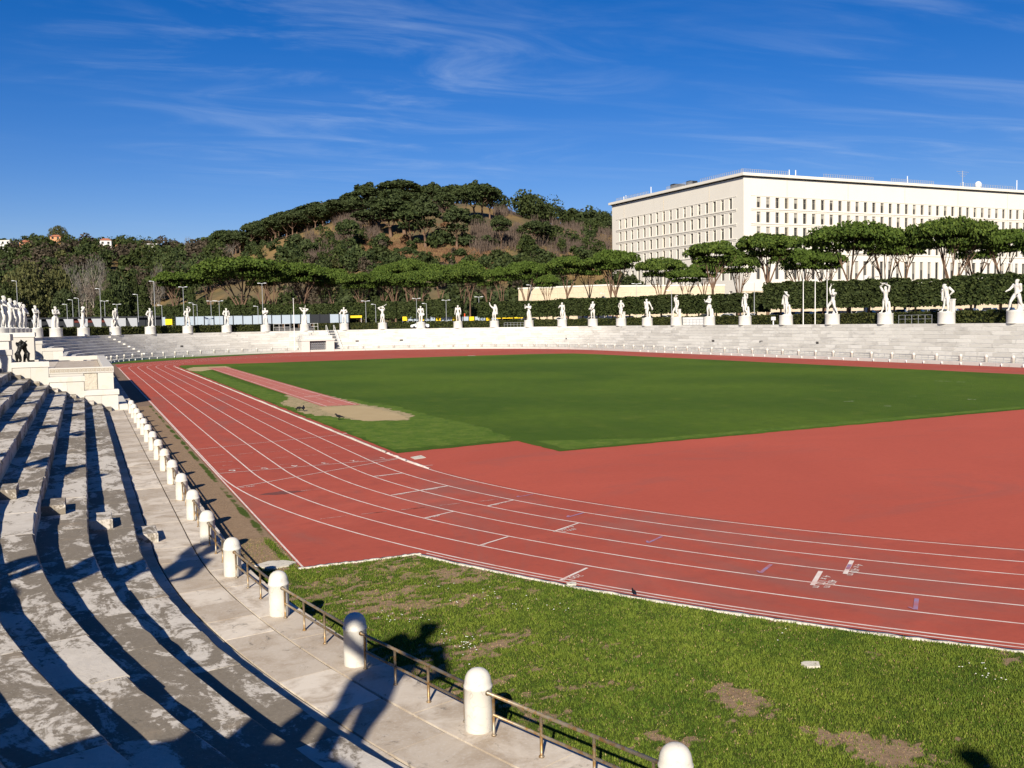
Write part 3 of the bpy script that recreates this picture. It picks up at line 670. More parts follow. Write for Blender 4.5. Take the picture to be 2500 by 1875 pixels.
far = empty('grandstand', (CX, Y1+R_[1], 0)); tag(far, 'long pale marble grandstand curving round the far end with a gated portal', 'grandstand')
kf = [('L', 78.4, Y1), ('F', 180, 0)]
for row in range(1, 10): row_joined(row, kf, 'pale_marble', far)
mobj('stand_bed', core_mesh(kf, 'pale_marble'), far)
side = empty('grandstand', (CX+R_[1], 60, 0)); tag(side, 'straight pale marble grandstand below the big cream office building', 'grandstand')
for row in range(1, 10):
    row_joined(row, [('R', Y1, 80)], 'pale_marble', side)
    t = 80.0
    for L in runs(80.0-2):
        if t > 8: place_block(row, 'R', t-L/2, L, 'pale_marble', side)
        t -= L
mobj('stand_bed', core_mesh([('R', Y1, 2)], 'pale_marble'), side)
# drain openings in the fourth riser, as proud blocks coloured like their inner shade
for px, py in [(351.5, 851), (444, 846.6), (546, 842.6), (654, 839), (872, 834), (980, 831), (1084.6, 829.5), (1185.8, 829.5), (1288, 829), (1381, 829.8), (1461, 831), (1541.8, 833), (1634.6, 835.5), (1741, 837.5), (1858, 840.5), (1994, 843.3), (2155.5, 846.8), (2348, 851.3)]:
    P = hit_R(px, py, R_[4]+.02); o = outward(P); par = side if P[1] < Y1 and P[0] > CX else far
    mb = MB(); mb.box(-.012, .10, -.36, .36, Z_[4]-.39, Z_[4]-.08, 0); v = mb.obj('drain_vent', M['vent_shade'], par, loc=(P[0], P[1], 0), rz=math.atan2(o[1], o[0]))
    mb = MB(); mb.box(-.02, -.008, -.38, .38, Z_[4]-.255, Z_[4]-.225, 0); g = mb.obj('bar', M['grey_steel'], v)
# far aisle: a flight of pale blocks near the left of the far curve
aisle('F', 141.0, 1.0, 'pale_marble', far, range(1, 9)); aisle('L', 79.2, 1.0, 'pale_marble', far)
keep(far); keep(side)

# ------------------------------------------------------------------ walkway in front of the lowest row
walk = tag(empty('walkway', (CX-RE, 0, 0)), kind='structure')
for lane, (ra, rb) in enumerate([(RE, 43.42), (43.44, 44.30), (44.32, 45.2)]):
    z0 = -0.05 if lane == 0 else ZW-.2
    for kind, a, b in [('L', 79.0 if lane else 79.0, Y0), ('N', 180, 226)]:
        tot = abs(b-a) if kind == 'L' else math.radians(b-a)*ra; t = 0
        while t < tot-.3:
            L = min(random.choice([1.1, 1.5, 1.9, 2.3]), tot-t)
            rj = rng.normal(0, .004)
            key = ('w', lane, kind, round(L, 1))
            if key not in CACHE: CACHE[key] = block_mesh('paving_slab', 0 if kind == 'L' else ra, rb-ra if kind == 'L' else rb, z0, ZW, L-.022, 'paving_marble', None if kind == 'L' else ra, 3, .003, lane)
            c = t+L/2
            if kind == 'L': mobj('paving_slab', CACHE[key], walk, (CX-ra, a-c, rng.normal(0, .003)), math.pi)
            else: mobj('paving_slab', CACHE[key], walk, (CX, Y0, rng.normal(0, .003)), math.radians(a)+c/ra)
            t += L
keep(walk)
def path_strip(name, kinds, prof, mat, parent=None):
    V, F, path = [], [], []
    for kind, a, b in kinds:
        n = 2 if kind in 'LR' else max(2, int(abs(b-a)/2.5)); path += [(kind, a+(b-a)*k/(n-1)) for k in range(n)]
    m = len(prof)
    for kind, t in path:
        for r, z in prof:
            P, _ = on_curve(kind, t, r); V.append((P[0], P[1], z))
    F = [(i*m+j, (i+1)*m+j, (i+1)*m+j+1, i*m+j+1) for i in range(len(path)-1) for j in range(m-1)]
    me = bpy.data.meshes.new(name); me.from_pydata(V, [], F); me.materials.append(M[mat]); me.update(); return mobj(name, me, parent)
tag(path_strip('walkway_bed', [('L', 79, Y0), ('N', 180.3, 227)], [(RE+.03, -.08), (RE+.03, ZW-.03), (45.3, ZW-.03)], 'joint_dirt'), kind='structure')
tag(path_strip('far_walkway', [('L', 79, Y1), ('F', 180, 0), ('R', Y1, 2)], [(RE, -.08), (RE, ZW-.015), (RE+.015, ZW), (44.8, ZW)], 'pale_marble'), kind='structure')

# ------------------------------------------------------------------ bollards and railings
bprof = [(.176, -.02), (.182, .015), (.180, .30), (.178, .545), (.186, .555), (.186, .585), (.176, .592), (.174, .64), (.160, .70), (.132, .75), (.092, .783), (.045, .80), (.006, .804)]
bmesh_near = MB().lathe(bprof, 28).mesh('shaft', [M['bollard_marble']], True)
bmesh_far = MB().lathe([bprof[i] for i in (0, 3, 4, 6, 8, 10, 12)], 12).mesh('shaft', [M['bollard_marble']], True)
SPAC = 3.278
BOLL = []
y = -13.79
ys = [y+SPAC*k for k in range(0, 13)]          # up to the podium
BOLL += [('L', v) for v in reversed(ys)]
da = math.degrees(SPAC/RB)
arcs = [3.24, 6.50, 9.66, 12.80]+[12.80+3.13*k for k in range(1, 6)]
BOLL += [('N', 180+math.degrees(v/RB)) for v in arcs]
near_list = BOLL
nl_ = []
for i, (k, t) in enumerate(near_list):
    P, o = on_curve(k, t, RB); b = mobj('bollard', bmesh_near, None, (P[0], P[1], ZW), rng.uniform(0, 6.28))
    nl_.append((P, o))
    tag(b, 'round-topped white marble bollard on the walkway beside the weathered stand', 'bollard', 'bollards along the near walkway')
far_list = []
sp_ = 79.6
far_seq = []
t = 80.2
while t < Y1: far_seq.append(('L', t)); t += SPAC
a = 180-math.degrees((t-Y1)/RB)
GATE_A = None
while a > 0: far_seq.append(('F', a)); a -= da
t = Y1-math.radians(-a)*RB
while t > 6: far_seq.append(('R', t)); t -= SPAC
PG = hit_R(775, 856, RE+.5); GATE = math.degrees(math.atan2(PG[1]-Y1, PG[0]-CX))
fl_ = []
for k, t in far_seq:
    if k == 'F' and abs(t-GATE) < 6.6: fl_.append(None); continue
    P, o = on_curve(k, t, RB); b = mobj('bollard', bmesh_far, None, (P[0], P[1], ZW)); fl_.append((P, o))
    tag(b, 'small white marble bollard along the foot of the pale stands', 'bollard', 'bollards along the far stands')
def rail(P, Q, near_, label, group):
    d = Q-P; L = np.linalg.norm(d); rz = math.atan2(d[1], d[0]); root = empty('railing', (P[0], P[1], ZW), rz)
    key = ('rail', near_, round(L, 1))
    if key not in CACHE:
        n = 10 if near_ else 5; m = [M['bronze_rail'] if near_ else M['grey_steel']]; g = .17
        a = MB().tube([(g, 0, .525), (L/2, 0, .525), (L-g, 0, .525)], .024, n)
        if near_:
            for x in (g, L-g-.02): a.tube([(x, 0, .525), (x+.02, 0, .525)], .036, n)
        b = MB().tube([(g+.12, 0, .27), (L/2, 0, .27), (L-g-.12, 0, .27)], .020, n)
        c = MB().tube([(0, 0, .0), (0, 0, .52)], .020, n)
        if near_: c.lathe([(.034, 0), (.034, .018), (.02, .03)], n)
        CACHE[key] = (a.mesh('top_rail', m, True), b.mesh('lower_rail', m, True), c.mesh('post', m, True))
    a, b, c = CACHE[key]
    mobj('top_rail', a, root); mobj('lower_rail', b, root)
    for x in (.29, .29+(L-.58)/3, .29+2*(L-.58)/3, L-.29): mobj('post', c, root, (x, 0, 0))
    tag(root, label, 'railing', group)
for i in range(len(nl_)-1):
    rail(nl_[i][0], nl_[i+1][0], True, 'two-bar bronze railing between two bollards of the near walkway', 'railings along the near walkway')
for i in range(len(fl_)-1):
    if fl_[i] is not None and fl_[i+1] is not None:
        rail(fl_[i][0], fl_[i+1][0], False, 'thin two-bar grey railing between bollards at the foot of the pale stands', 'railings along the far stands')

# ------------------------------------------------------------------ podium in the middle of the left stand
pod = empty('podium', (-4.6, 53.6, 0)); tag(pod, 'cream marble podium with stepped end walls and a carved key-pattern band', 'podium')
def pbox(name, x0, x1, y0, y1, z0, z1, mat='podium_marble', bev=0.012, parent=pod):
    o = MB().box(x0, x1, y0, y1, z0, z1, 0, bev).obj(name, M[mat], parent); o.matrix_parent_inverse = Matrix.Translation(pod.location).inverted() if parent is pod else Matrix(); return o
for ya, yb in ((28.84, 29.55), (77.65, 78.38)):
    for x0, x1, zt in ((-4.56, -2.60, 1.40), (-6.56, -4.58, 2.33), (-8.60, -6.58, 3.32), (-12.6, -8.62, 4.12)):
        n = 2 if x1-x0 < 3 else 3
        for k in range(n):     # facing stones
            pbox('wall_stone', x0+(x1-x0)*k/n+.004, x0+(x1-x0)*(k+1)/n-.004, ya, yb, -.1, zt)
        pbox('coping_stone', x0-(.03 if x1 < -3 else .03), x1+.07, ya-.05, yb+.05, zt+.003, zt+.33, bev=.03)
# main block with its sunk terrace
pbox('block_core', -6.75, -2.72, 37.35, 69.9, -.1, 2.38, 'podium_marble')
pbox('pier_stone', -3.66, -2.62, 37.22, 38.4, -.05, 2.50); pbox('rough_panel', -4.56, -3.72, 37.27, 38.0, -.05, 2.50, 'rough_stone')
pbox('panel_stone', -6.80, -4.60, 37.22, 38.0, -.05, 2.50)
for k in range(8):
    pbox('side_stone', -3.2, -2.62, 38.42+k*3.95, 38.42+(k+1)*3.95-.01, -.05, 2.50)
for nm, x0, x1, y0, y1 in (('parapet', -6.85, -2.58, 37.18, 37.75), ('parapet', -6.85, -2.58, 69.4, 70.0), ('parapet', -3.28, -2.58, 37.76, 69.39)):
    pbox(nm, x0, x1, y0, y1, 2.505, 2.905, bev=.02)
pbox('terrace_floor', -6.85, -3.29, 37.76, 69.39, 2.383, 2.42, 'paving_marble')
fr = pbox('frieze_band', -6.82, -2.585, 37.172, 37.178, 2.56, 2.86, bev=0)
def meander():
    mb = MB(); u = .022; s = .27; pts = [(0, 0), (0, 1), (1, 1), (1, .22), (.42, .22), (.42, .62), (.68, .62)]
    for (a, b), (c, d) in zip(pts[:-1], pts[1:]):
        x0, x1 = sorted((a*s*.86, c*s*.86)); z0, z1 = sorted((b*s*.8, d*s*.8)); mb.box(x0-u/2, x1+u/2, -.022, 0, z0-u/2, z1+u/2)
    return mb.mesh('meander', [M['carved_stone']])
mm = meander()
for k in range(14):
    o = mobj('meander', mm, pod, (-6.74+k*.294, 37.171, 2.60)); o.matrix_parent_inverse = Matrix.Translation(pod.location).inverted()
for k in range(30):
    o = mobj('meander', mm, pod, (-2.579, 37.4+k*.294*3.6, 2.60), math.pi/2); o.matrix_parent_inverse = Matrix.Translation(pod.location).inverted()
# stairs between end wall and block, upper terrace, back wall and tall piers
for side_, (ya, yb) in enumerate(((29.56, 37.2), (70.02, 77.64))):
    for k in range(14): pbox('stair_tread', -9.6, -4.4-k*.36, ya, yb, ZW-.3, ZW+.17*(k+1), 'podium_marble', .01)
pbox('upper_terrace', -12.6, -6.87, 37.76, 69.39, -.1, 2.41, 'paving_marble'); pbox('back_wall', -13.2, -12.62, 28.0, 79.0, -.1, RIM-.02)
for ya, yb in ((34.2, 37.15), (70.05, 73.0)):
    pbox('tall_pier', -12.6, -9.05, ya, yb, -.1, 4.95); pbox('pier_cap', -12.65, -8.95, ya-.08, yb+.06, 4.953, 5.40, bev=.04)
pbox('low_seat', -11.4, -10.4, 31.0, 33.9, 3.0, 4.2)
pbox('low_ledge', -2.56, -2.05, 28.6, 37.1, ZW-.3, ZW+.34, 'podium_marble')

# gate portal at the far end with its metal stairs
def local(kind, t, R):
    P, o = on_curve(kind, t, R); return (P[0], P[1], 0), math.atan2(o[1], o[0])
loc, rz = local('F', GATE, RE-.25)
por = empty('gate_portal', loc, rz); tag(por, 'white marble portal with grey metal gates built into the far stand', 'portal')
MB().box(0, 5.5, -3.5, -1.75, -.05, 2.3, 0, .03).obj('jamb', M['statue_marble'], por); MB().box(0, 5.5, 1.75, 3.5, -.05, 2.3, 0, .03).obj('jamb', M['statue_marble'], por)
MB().box(-.1, 5.5, -3.6, 3.6, 2.303, 2.75, 0, .04).obj('lintel', M['statue_marble'], por); MB().box(.35, 5.4, -3.2, 3.2, 2.753, 3.45, 0, .03).obj('attic', M['pale_marble'], por)
MB().box(1.6, 5.4, -1.74, 1.74, -.05, 2.29).obj('passage_fill', M['passage_shade'], por)  # solid block coloured dark for the shade inside the gateway
for s in (-1, 1):
    g = MB()
    for k in range(5): g.box(.5, .56, s*.06+s*k*.4-.03, s*.06+s*k*.4+.03, .05, 2.2)
    for z in (.05, .55, 1.05, 1.55, 2.1): g.box(.48, .53, min(s*.03, s*1.72), max(s*.03, s*1.72), z, z+.07)
    for k in range(4):
        for z in (.3, .8, 1.3, 1.8): g.box(.49, .52, s*.26+s*k*.4-.1, s*.26+s*k*.4+.1, z-.1, z+.1)
    g.obj('gate_leaf', M['grey_steel'], por)
loc, rz = local('F', GATE-5.6, RE-.1)
stt = empty('steel_stairs', loc, rz); tag(stt, 'steep white steel stairs with tube handrails climbing the far stand', 'stairs')
for k in range(17):
    MB().box(.1+k*.58, .75+k*.58, -.75, .75, .22+k*.262, .27+k*.262).obj('tread', M['grey_steel'], stt)
for s in (-1, 1):
    MB().tube([(-.1, s*.8, .05), (9.9, s*.8, 4.5)], .06, 6).obj('stringer', M['white_paint'], stt)
    h = MB().tube([(-.1, s*.85, .05), (-.1, s*.85, 1.15), (0.2, s*.85, 1.3), (9.9, s*.85, 5.6), (10.6, s*.85, 5.6), (10.6, s*.85, 4.5)], .035, 6)
    for k in range(1, 7): h.tube([(k*1.5, s*.85, .1+k*.675), (k*1.5, s*.85, 1.2+k*.66)], .025, 6)
    h.obj('handrail', M['white_paint'], stt)

# ------------------------------------------------------------------ marble athletes
def ellipsoid(mb, c, r, rotm=None, nu=10, nv=7):
    V = []
    for i in range(nv+1):
        th = math.pi*i/nv
        for j in range(nu):
            ph = 2*math.pi*j/nu; p = np.array([r[0]*math.sin(th)*math.cos(ph), r[1]*math.sin(th)*math.sin(ph), r[2]*math.cos(th)])
            if rotm is not None: p = rotm @ p
            V.append(np.array(c)+p)
    F = [(i*nu+j, (i+1)*nu+j, (i+1)*nu+(j+1) % nu, i*nu+(j+1) % nu) for i in range(nv) for j in range(nu)]
    mb.add(V, F)
def limb(mb, pts, rad, n=9):
    """tapered tube with round ends"""
    P = [np.array(p, float) for p in pts]; Q, R = [], []
    for i in range(len(P)-1):
        for k in range(4): t = k/4; Q.append(P[i]*(1-t)+P[i+1]*t); R.append(rad[i]*(1-t)+rad[i+1]*t)
    Q.append(P[-1]); R.append(rad[-1])
    mb.tube(Q, R, n); ellipsoid(mb, P[0], (rad[0],)*3, None, 8, 6); ellipsoid(mb, P[-1], (rad[-1],)*3, None, 8, 6)
    for i in range(1, len(P)-1): ellipsoid(mb, P[i], (rad[i]*1.02,)*3, None, 8, 6)
def bake(mb, name, voxel, mats, smooth_it=2):
    me = mb.mesh(name+'_raw', []); o = bpy.data.objects.new(name+'_raw', me); COL.objects.link(o)
    m = o.modifiers.new('r', 'REMESH'); m.mode = 'VOXEL'; m.voxel_size = voxel; m.adaptivity = 0
    s = o.modifiers.new('s', 'SMOOTH'); s.iterations = smooth_it; s.factor = 0.5
    bpy.context.view_layer.update()
    out = bpy.data.meshes.new_from_object(o.evaluated_get(bpy.context.evaluated_depsgraph_get()))
    bpy.data.objects.remove(o); bpy.data.meshes.remove(me)
    out.name = name; out.materials.clear()
    for m in mats: out.materials.append(m)
    out.polygons.foreach_set('use_smooth', [True]*len(out.polygons)); return out
def figure(pose, name='figure', voxel=0.0155):
    """standing nude athlete, height 1; x to the viewer's right when seen from the front, y towards the viewer"""
    mb = MB(); g = lambda k, d: np.array(pose.get(k, d), float)
    lean = pose.get('lean', 0.0); turn = pose.get('turn', 0.0); hipx = pose.get('hip', 0.012)
    pel = np.array([hipx, 0, .515])
    fl, fr_ = g('footR', (.085, .05, 0)), g('footL', (-.075, -.01, 0))       # viewer's right / left foot
    kl = g('kneeR', (.085, .055, .275)); kr = g('kneeL', (-.068, .02, .275))
    chest = pel+np.array([lean*.6, pose.get('fwd', 0.0), .235]); ct, st_ = math.cos(turn), math.sin(turn)
    rot = np.array([[ct, -st_, 0], [st_, ct, 0], [0, 0, 1]])
    wst = pel*.45+chest*.55+np.array([0, 0, -.03])
    limb(mb, [pel, wst, chest], [.078, .070, .088], 10)
    ellipsoid(mb, chest+np.array([0, .0, .005]), (.118, .072, .085), rot); ellipsoid(mb, chest+rot@np.array([.05, .035, .02]), (.055, .040, .045), rot); ellipsoid(mb, chest+rot@np.array([-.05, .035, .02]), (.055, .040, .045), rot)
    ellipsoid(mb, pel+np.array([0, -.01, -.005]), (.093, .072, .065)); ellipsoid(mb, pel+np.array([.04, -.045, -.02]), (.05, .045, .05)); ellipsoid(mb, pel+np.array([-.04, -.045, -.02]), (.05, .045, .05))
    ellipsoid(mb, pel+np.array([0, .06, -.045]), (.022, .022, .026))
    for hx, kn, ft, tw in ((.052, kl, fl, 1), (-.052, kr, fr_, -1)):
        hip = pel+np.array([hx, 0, -.025]); ank = ft+np.array([0, -.02, .045])
        limb(mb, [hip, hip*.5+kn*.5+np.array([tw*.006, .008, 0]), kn, kn*.62+ank*.38+np.array([0, -.014, 0]), ank], [.068, .058, .042, .043, .026])
        limb(mb, [ank+np.array([0, -.018, -.022]), ft+np.array([tw*.016, .075, .018])], [.026, .022], 8)
    # shoulders, arms, hands
    sh = {}
    for nm, sx in (('R', 1), ('L', -1)):
        s = chest+rot@np.array([sx*.125, 0, .045]); sh[nm] = s
        e = g('elb'+nm, (0, 0, 0)) if ('elb'+nm) in pose else s+np.array([sx*.045, -.01, -.165])
        h = g('hand'+nm, (0, 0, 0)) if ('hand'+nm) in pose else e+np.array([sx*.01, .04, -.145])
        limb(mb, [s, s*.5+e*.5, e, e*.5+h*.5, h], [.050, .042, .034, .031, .022])
        d = (h-e)/(np.linalg.norm(h-e)+1e-9); pd = np.array([-d[1], d[0], 0.0])
        if np.linalg.norm(pd) < .2: pd = np.array([1.0, 0, 0])
        pd /= np.linalg.norm(pd); palm = h+d*.028
        ellipsoid(mb, palm, (.026, .022, .028))
        for q in range(4): limb(mb, [palm+pd*(q-1.5)*.012, palm+pd*(q-1.5)*.014+d*(.042-.004*abs(q-1.5))+np.array([0, .006, -.008])], [.0095, .008], 6)
        limb(mb, [palm+pd*.02, palm+pd*.038+d*.02], [.0095, .008], 6)
        ellipsoid(mb, s+np.array([0, 0, .008]), (.054, .050, .050))
    nk = chest+rot@np.array([0, -.005, .075]); hd = np.array(pose.get('head', (0, .012, .0)), float); ht = pose.get('look', turn)
    hc = nk+np.array([0, .004, .085])+hd
    limb(mb, [nk, hc+np.array([0, -.01, -.03])], [.043, .036], 9)
    c2, s2 = math.cos(ht), math.sin(ht); hr = np.array([[c2, -s2, 0], [s2, c2, 0], [0, 0, 1]])
    ellipsoid(mb, hc+hr@np.array([0, -.008, .012]), (.049, .058, .058), hr); ellipsoid(mb, hc+hr@np.array([0, .016, -.022]), (.037, .040, .042), hr)
    ellipsoid(mb, hc+hr@np.array([0, .060, -.006]), (.010, .014, .016), hr)                      # nose
    ellipsoid(mb, hc+hr@np.array([0, .052, -.036]), (.018, .008, .007), hr); ellipsoid(mb, hc+hr@np.array([0, .040, -.060]), (.018, .016, .014), hr)   # mouth, chin
    for sx in (1, -1):
        ellipsoid(mb, hc+hr@np.array([sx*.050, -.004, -.008]), (.008, .013, .018), hr); ellipsoid(mb, hc+hr@np.array([sx*.020, .048, .012]), (.012, .008, .006), hr)
    for k in range(9):      # hair in short locks
        a = k/9*2*math.pi; ellipsoid(mb, hc+hr@np.array([.042*math.cos(a), -.016+.042*math.sin(a), .038]), (.022, .022, .022), hr)
    ellipsoid(mb, hc+np.array([0, -.012, .05]), (.04, .042, .022))
    return bake(mb, name, voxel, [M['statue_marble']], 2)
FIG_H = 3.72
_ped = MB().lathe([(1.06, -.01), (1.06, .05), (1.03, .08), (1.02, 1.30), (1.045, 1.34), (1.045, 1.42), (1.0, 1.45), (.01, 1.455)], 36).mesh('pedestal', [M['statue_marble']], True)
smooth_by_angle(_ped, 35)
def extras(spec):
    """tree stumps, pillars, cloaks and sporting gear that belong to one statue; unit heights"""
    out = []
    for it in spec:
        k = it[0]; mb = MB()
        if k == 'stump':
            x, y, h, r = it[1:]; limb(mb, [(x, y, 0), (x+.01, y, h*.5), (x*.92, y*.9, h)], [r*1.25, r, r*.85], 9); ellipsoid(mb, (x, y, .02), (r*1.9, r*1.7, .04)); out.append(('support', bake(mb, 'support', .02, [M['statue_marble']], 2)))
        elif k == 'pillar':
            x, y, h, r = it[1:]; mb.box(x-r, x+r, y-r, y+r, 0, h, 0, .01); mb.box(x-r*1.15, x+r*1.15, y-r*1.15, y+r*1.15, h-.03, h+.005, 0, .006); out.append(('support', mb.mesh('support', [M['statue_marble']])))
        elif k == 'rod':
            mb.tube([it[1], tuple((np.array(it[1])+np.array(it[2]))/2), it[2]], it[3], 8); out.append(('staff', mb.mesh('staff', [M['statue_marble']], True)))
        elif k == 'ball':
            ellipsoid(mb, it[1], (it[2],)*3, None, 14, 10); out.append(('ball', mb.mesh('ball', [M['statue_marble']], True)))
        elif k == 'cloth':
            for (p, q, r0, r1) in it[1]: limb(mb, [p, q], [r0, r1], 8)
            out.append(('drapery', bake(mb, 'drapery', .02, [M['statue_marble']], 3)))
        elif k == 'disc':
            c = it[1]; mb.lathe([(.005, -.016), (.06, -.014), (.085, 0), (.06, .014), (.005, .016)], 18); mb.v = [(v[0]+c[0], v[2]+c[1], v[1]+c[2]) for v in mb.v]; out.append(('discus', mb.mesh('discus', [M['statue_marble']], True)))
    return out
_plinth = MB(); ellipsoid(_plinth, (0, 0, .0), (.21, .19, .03), None, 18, 8); _plinth = _plinth.mesh('plinth', [M['statue_marble']], True)
STAT = 0
def statue(P, pose, ex, label, group=None, face=0.0, size=1.0):
    d = outward(P); rz = math.atan2(-d[1], -d[0])-math.pi/2+face       # figure's front (+y) turned to the arena
    root = empty('statue', (P[0], P[1], RIM), rz)
    mobj('pedestal', _ped, root)
    f = mobj('figure', pose if isinstance(pose, bpy.types.Mesh) else figure(pose), root, (0, 0, 1.47)); f.scale = (-FIG_H*size, FIG_H*size, FIG_H*size)
    p = mobj('plinth', _plinth, root, (0, 0, 1.46)); p.scale = (FIG_H*.95,)*3
    for nm, me in extras(ex):
        o = mobj(nm, me, root, (0, 0, 1.46)); o.scale = (-FIG_H*size, FIG_H*size, FIG_H*size)
    tag(root, label, 'statue', group); return root
RP = 53.55
def cn(x, y, z): return (x, y, z)
S = []   # pixel column, pose, extras, label, face offset
S.append((88, dict(elbR=(.16, .10, .66), handR=(.03, .15, .74), elbL=(-.16, .08, .64), handL=(-.02, .14, .68)), [('rod', (.0, .17, .70), (.0, .17, .02), .016), ('stump', .10, -.05, .30, .05)], 'marble athlete with both hands propped on an upright staff', -.4))
S.append((137, dict(elbR=(.17, .09, .63), handR=(-.04, .13, .69), elbL=(-.17, .09, .64), handL=(.05, .14, .66), look=-.6), [('cloth', [((-.06, -.03, .45), (-.08, -.04, .04), .09, .11), ((.06, -.03, .45), (.07, -.03, .04), .09, .11)])], 'marble athlete with arms folded and heavy drapery behind the legs', -.5))
S.append((204, dict(elbR=(.20, .05, .97), handR=(.05, -.02, .99), elbL=(-.12, .12, .96), handL=(.0, .02, 1.0), footR=(.10, -.04, 0), footL=(-.09, .06, 0), lean=.03), [('stump', .09, -.10, .36, .05)], 'marble athlete with both elbows raised and hands behind the head', .3))
S.append((281.6, dict(fwd=.05, lean=-.03, elbL=(-.17, .04, .62), handL=(-.16, .10, .47), elbR=(.15, .05, .60), handR=(.13, .10, .46), head=(-.02, .05, -.02), kneeL=(-.07, .09, .28)), [('stump', -.12, -.06, .34, .055), ('ball', (-.17, .11, .42), .045)], 'stooping marble athlete with a drooping shoulder and lowered arms', 0))
S.append((367.3, dict(elbL=(-.22, -.02, .64), handL=(-.10, .03, .53), elbR=(.16, .0, .62), handR=(.16, .05, .47), footR=(.15, .05, 0), kneeR=(.12, .06, .27)), [('stump', .17, -.02, .42, .05)], 'marble athlete with one fist on the hip beside a leaning club', 0))
S.append((458.7, dict(elbR=(.21, .0, .92), handR=(.04, .02, 1.03), elbL=(-.21, -.01, .64), handL=(-.09, .03, .53)), [('rod', (.03, .03, 1.07), (.17, .0, 1.02), .02)], 'marble athlete with one arm bent over the head and hand on hip', 0))
S.append((553.6, dict(elbR=(.20, .0, .65), handR=(.13, .06, .54), elbL=(-.20, .0, .65), handL=(-.10, .08, .56)), [('ball', (.17, .08, .49), .05), ('stump', .08, -.09, .33, .05)], 'marble athlete with both hands at the hips holding a ball', 0))
S.append((648.5, dict(elbR=(.12, .10, .66), handR=(.17, .16, .74), elbL=(-.10, .11, .65), handL=(.06, .16, .73), look=-.9), [('cloth', [((.06, -.05, .42), (.08, -.06, .03), .07, .10)]), ('rod', (.03, .17, .76), (.21, .17, .74), .022)], 'slim marble athlete holding a short bar against the chest', -.5))
S.append((744, dict(elbR=(.24, .0, .88), handR=(.10, -.04, .92), elbL=(-.25, .0, .97), handL=(-.10, -.04, .95), head=(0, -.01, -.01)), [('rod', (-.28, -.05, 1.0), (.20, -.05, .86), .016), ('rod', (.03, -.03, .80), (.10, -.06, 1.14), .016), ('cloth', [((.02, -.07, .70), (.03, -.08, .03), .08, .16), ((-.06, -.07, .45), (-.09, -.08, .03), .07, .10)])], 'draped marble athlete carrying a long bar across raised arms', 0))
S.append((840.5, dict(elbL=(-.20, .02, .66), handL=(-.20, .12, .60), elbR=(.20, .0, .68), handR=(.06, .11, .62)), [('ball', (-.24, .13, .61), .06), ('stump', .09, -.09, .33, .05)], 'marble athlete with a ball held out at the hip', 0))
S.append((934.3, dict(elbL=(-.24, .03, .90), handL=(-.06, .05, .97), elbR=(.14, .10, .86), handR=(.05, .06, .98), footR=(.13, -.03, 0), footL=(-.12, .05, 0)), [('rod', (.0, .05, .95), (.27, -.04, 1.13), .015), ('stump', .0, -.10, .33, .05)], 'marble batter swinging a long stick behind the shoulder', 0))
S.append((1027.7, dict(elbL=(-.18, -.01, .66), handL=(-.11, .07, .57), elbR=(.18, -.01, .64), handR=(.14, .06, .52)), [('stump', .03, -.10, .34, .05), ('disc', (.17, .07, .47))], 'marble athlete standing square with a small discus at the thigh', 0))
S.append((1118.5, dict(), [('stump', .09, -.08, .40, .055)], 'marble athlete standing upright with both arms hanging', 0))
S.append((1207.2, dict(elbL=(-.23, .02, .92), handL=(-.27, .04, 1.07), elbR=(.17, .0, .64), handR=(.18, .05, .48), head=(.03, .0, 0)), [('cloth', [((.05, -.06, .92), (.13, -.07, .70), .07, .08), ((.13, -.07, .70), (.17, -.05, .40), .07, .05)]), ('ball', (.19, .06, .42), .045)], 'hooded marble athlete with one arm raised in greeting', 0))
S.append((1291.6, dict(elbL=(-.20, .08, .70), handL=(-.17, .12, .86), elbR=(.17, .08, .68), handR=(-.03, .13, .75), look=.5), [('cloth', [((.03, -.05, .45), (.05, -.06, .03), .08, .11)])], 'marble boxer with one fist raised to the cheek', 0))
S.append((1372.7, dict(elbL=(-.20, .05, .68), handL=(-.04, .12, .74), elbR=(.17, -.01, .62), handR=(.18, .04, .47)), [('stump', .15, -.05, .42, .06)], 'marble athlete with a hand laid on the chest and stump behind', 0))
S.append((1447.5, dict(turn=.7, elbL=(-.10, .12, .63), handL=(-.14, .22, .57), elbR=(.05, .12, .60), handR=(-.05, .24, .56), look=.9), [('rod', (-.18, .24, .56), (.0, .26, .57), .02)], 'marble athlete in profile with forearms held out in front', .6))
S.append((1516.6, dict(elbL=(-.24, -.02, .66), handL=(-.10, .03, .56), elbR=(.24, -.02, .66), handR=(.10, .03, .56), footR=(.10, -.02, 0)), [('pillar', .16, -.07, .36, .05)], 'marble athlete with both hands on hips before a square post', 0))
S.append((1580.6, dict(lean=-.06, turn=-.5, elbR=(.20, -.08, .66), handR=(.27, -.10, .52), elbL=(-.10, .05, .62), handL=(-.04, .10, .52), head=(-.02, .02, 0)), [('stump', .10, -.08, .30, .05), ('disc', (.29, -.11, .47))], 'leaning marble discus thrower with one arm drawn back', 0))
S.append((1651.4, dict(elbL=(-.16, .0, .97), handL=(.0, -.02, 1.04), elbR=(.17, -.01, .63), handR=(.16, .04, .48), footL=(-.16, .10, 0), kneeL=(-.12, .11, .28), footR=(.10, -.06, 0)), [('pillar', .17, -.06, .40, .055), ('rod', (-.10, -.03, 1.07), (.08, -.02, 1.08), .02)], 'striding marble athlete with one arm arched over the head', 0))
S.append((1731.4, dict(turn=.6, elbL=(-.13, .10, .66), handL=(-.14, .17, .76), elbR=(.10, .11, .64), handR=(-.06, .18, .70), look=.9), [('stump', .12, -.07, .34, .065)], 'marble athlete in profile with bent arms guarding the chest', .5))
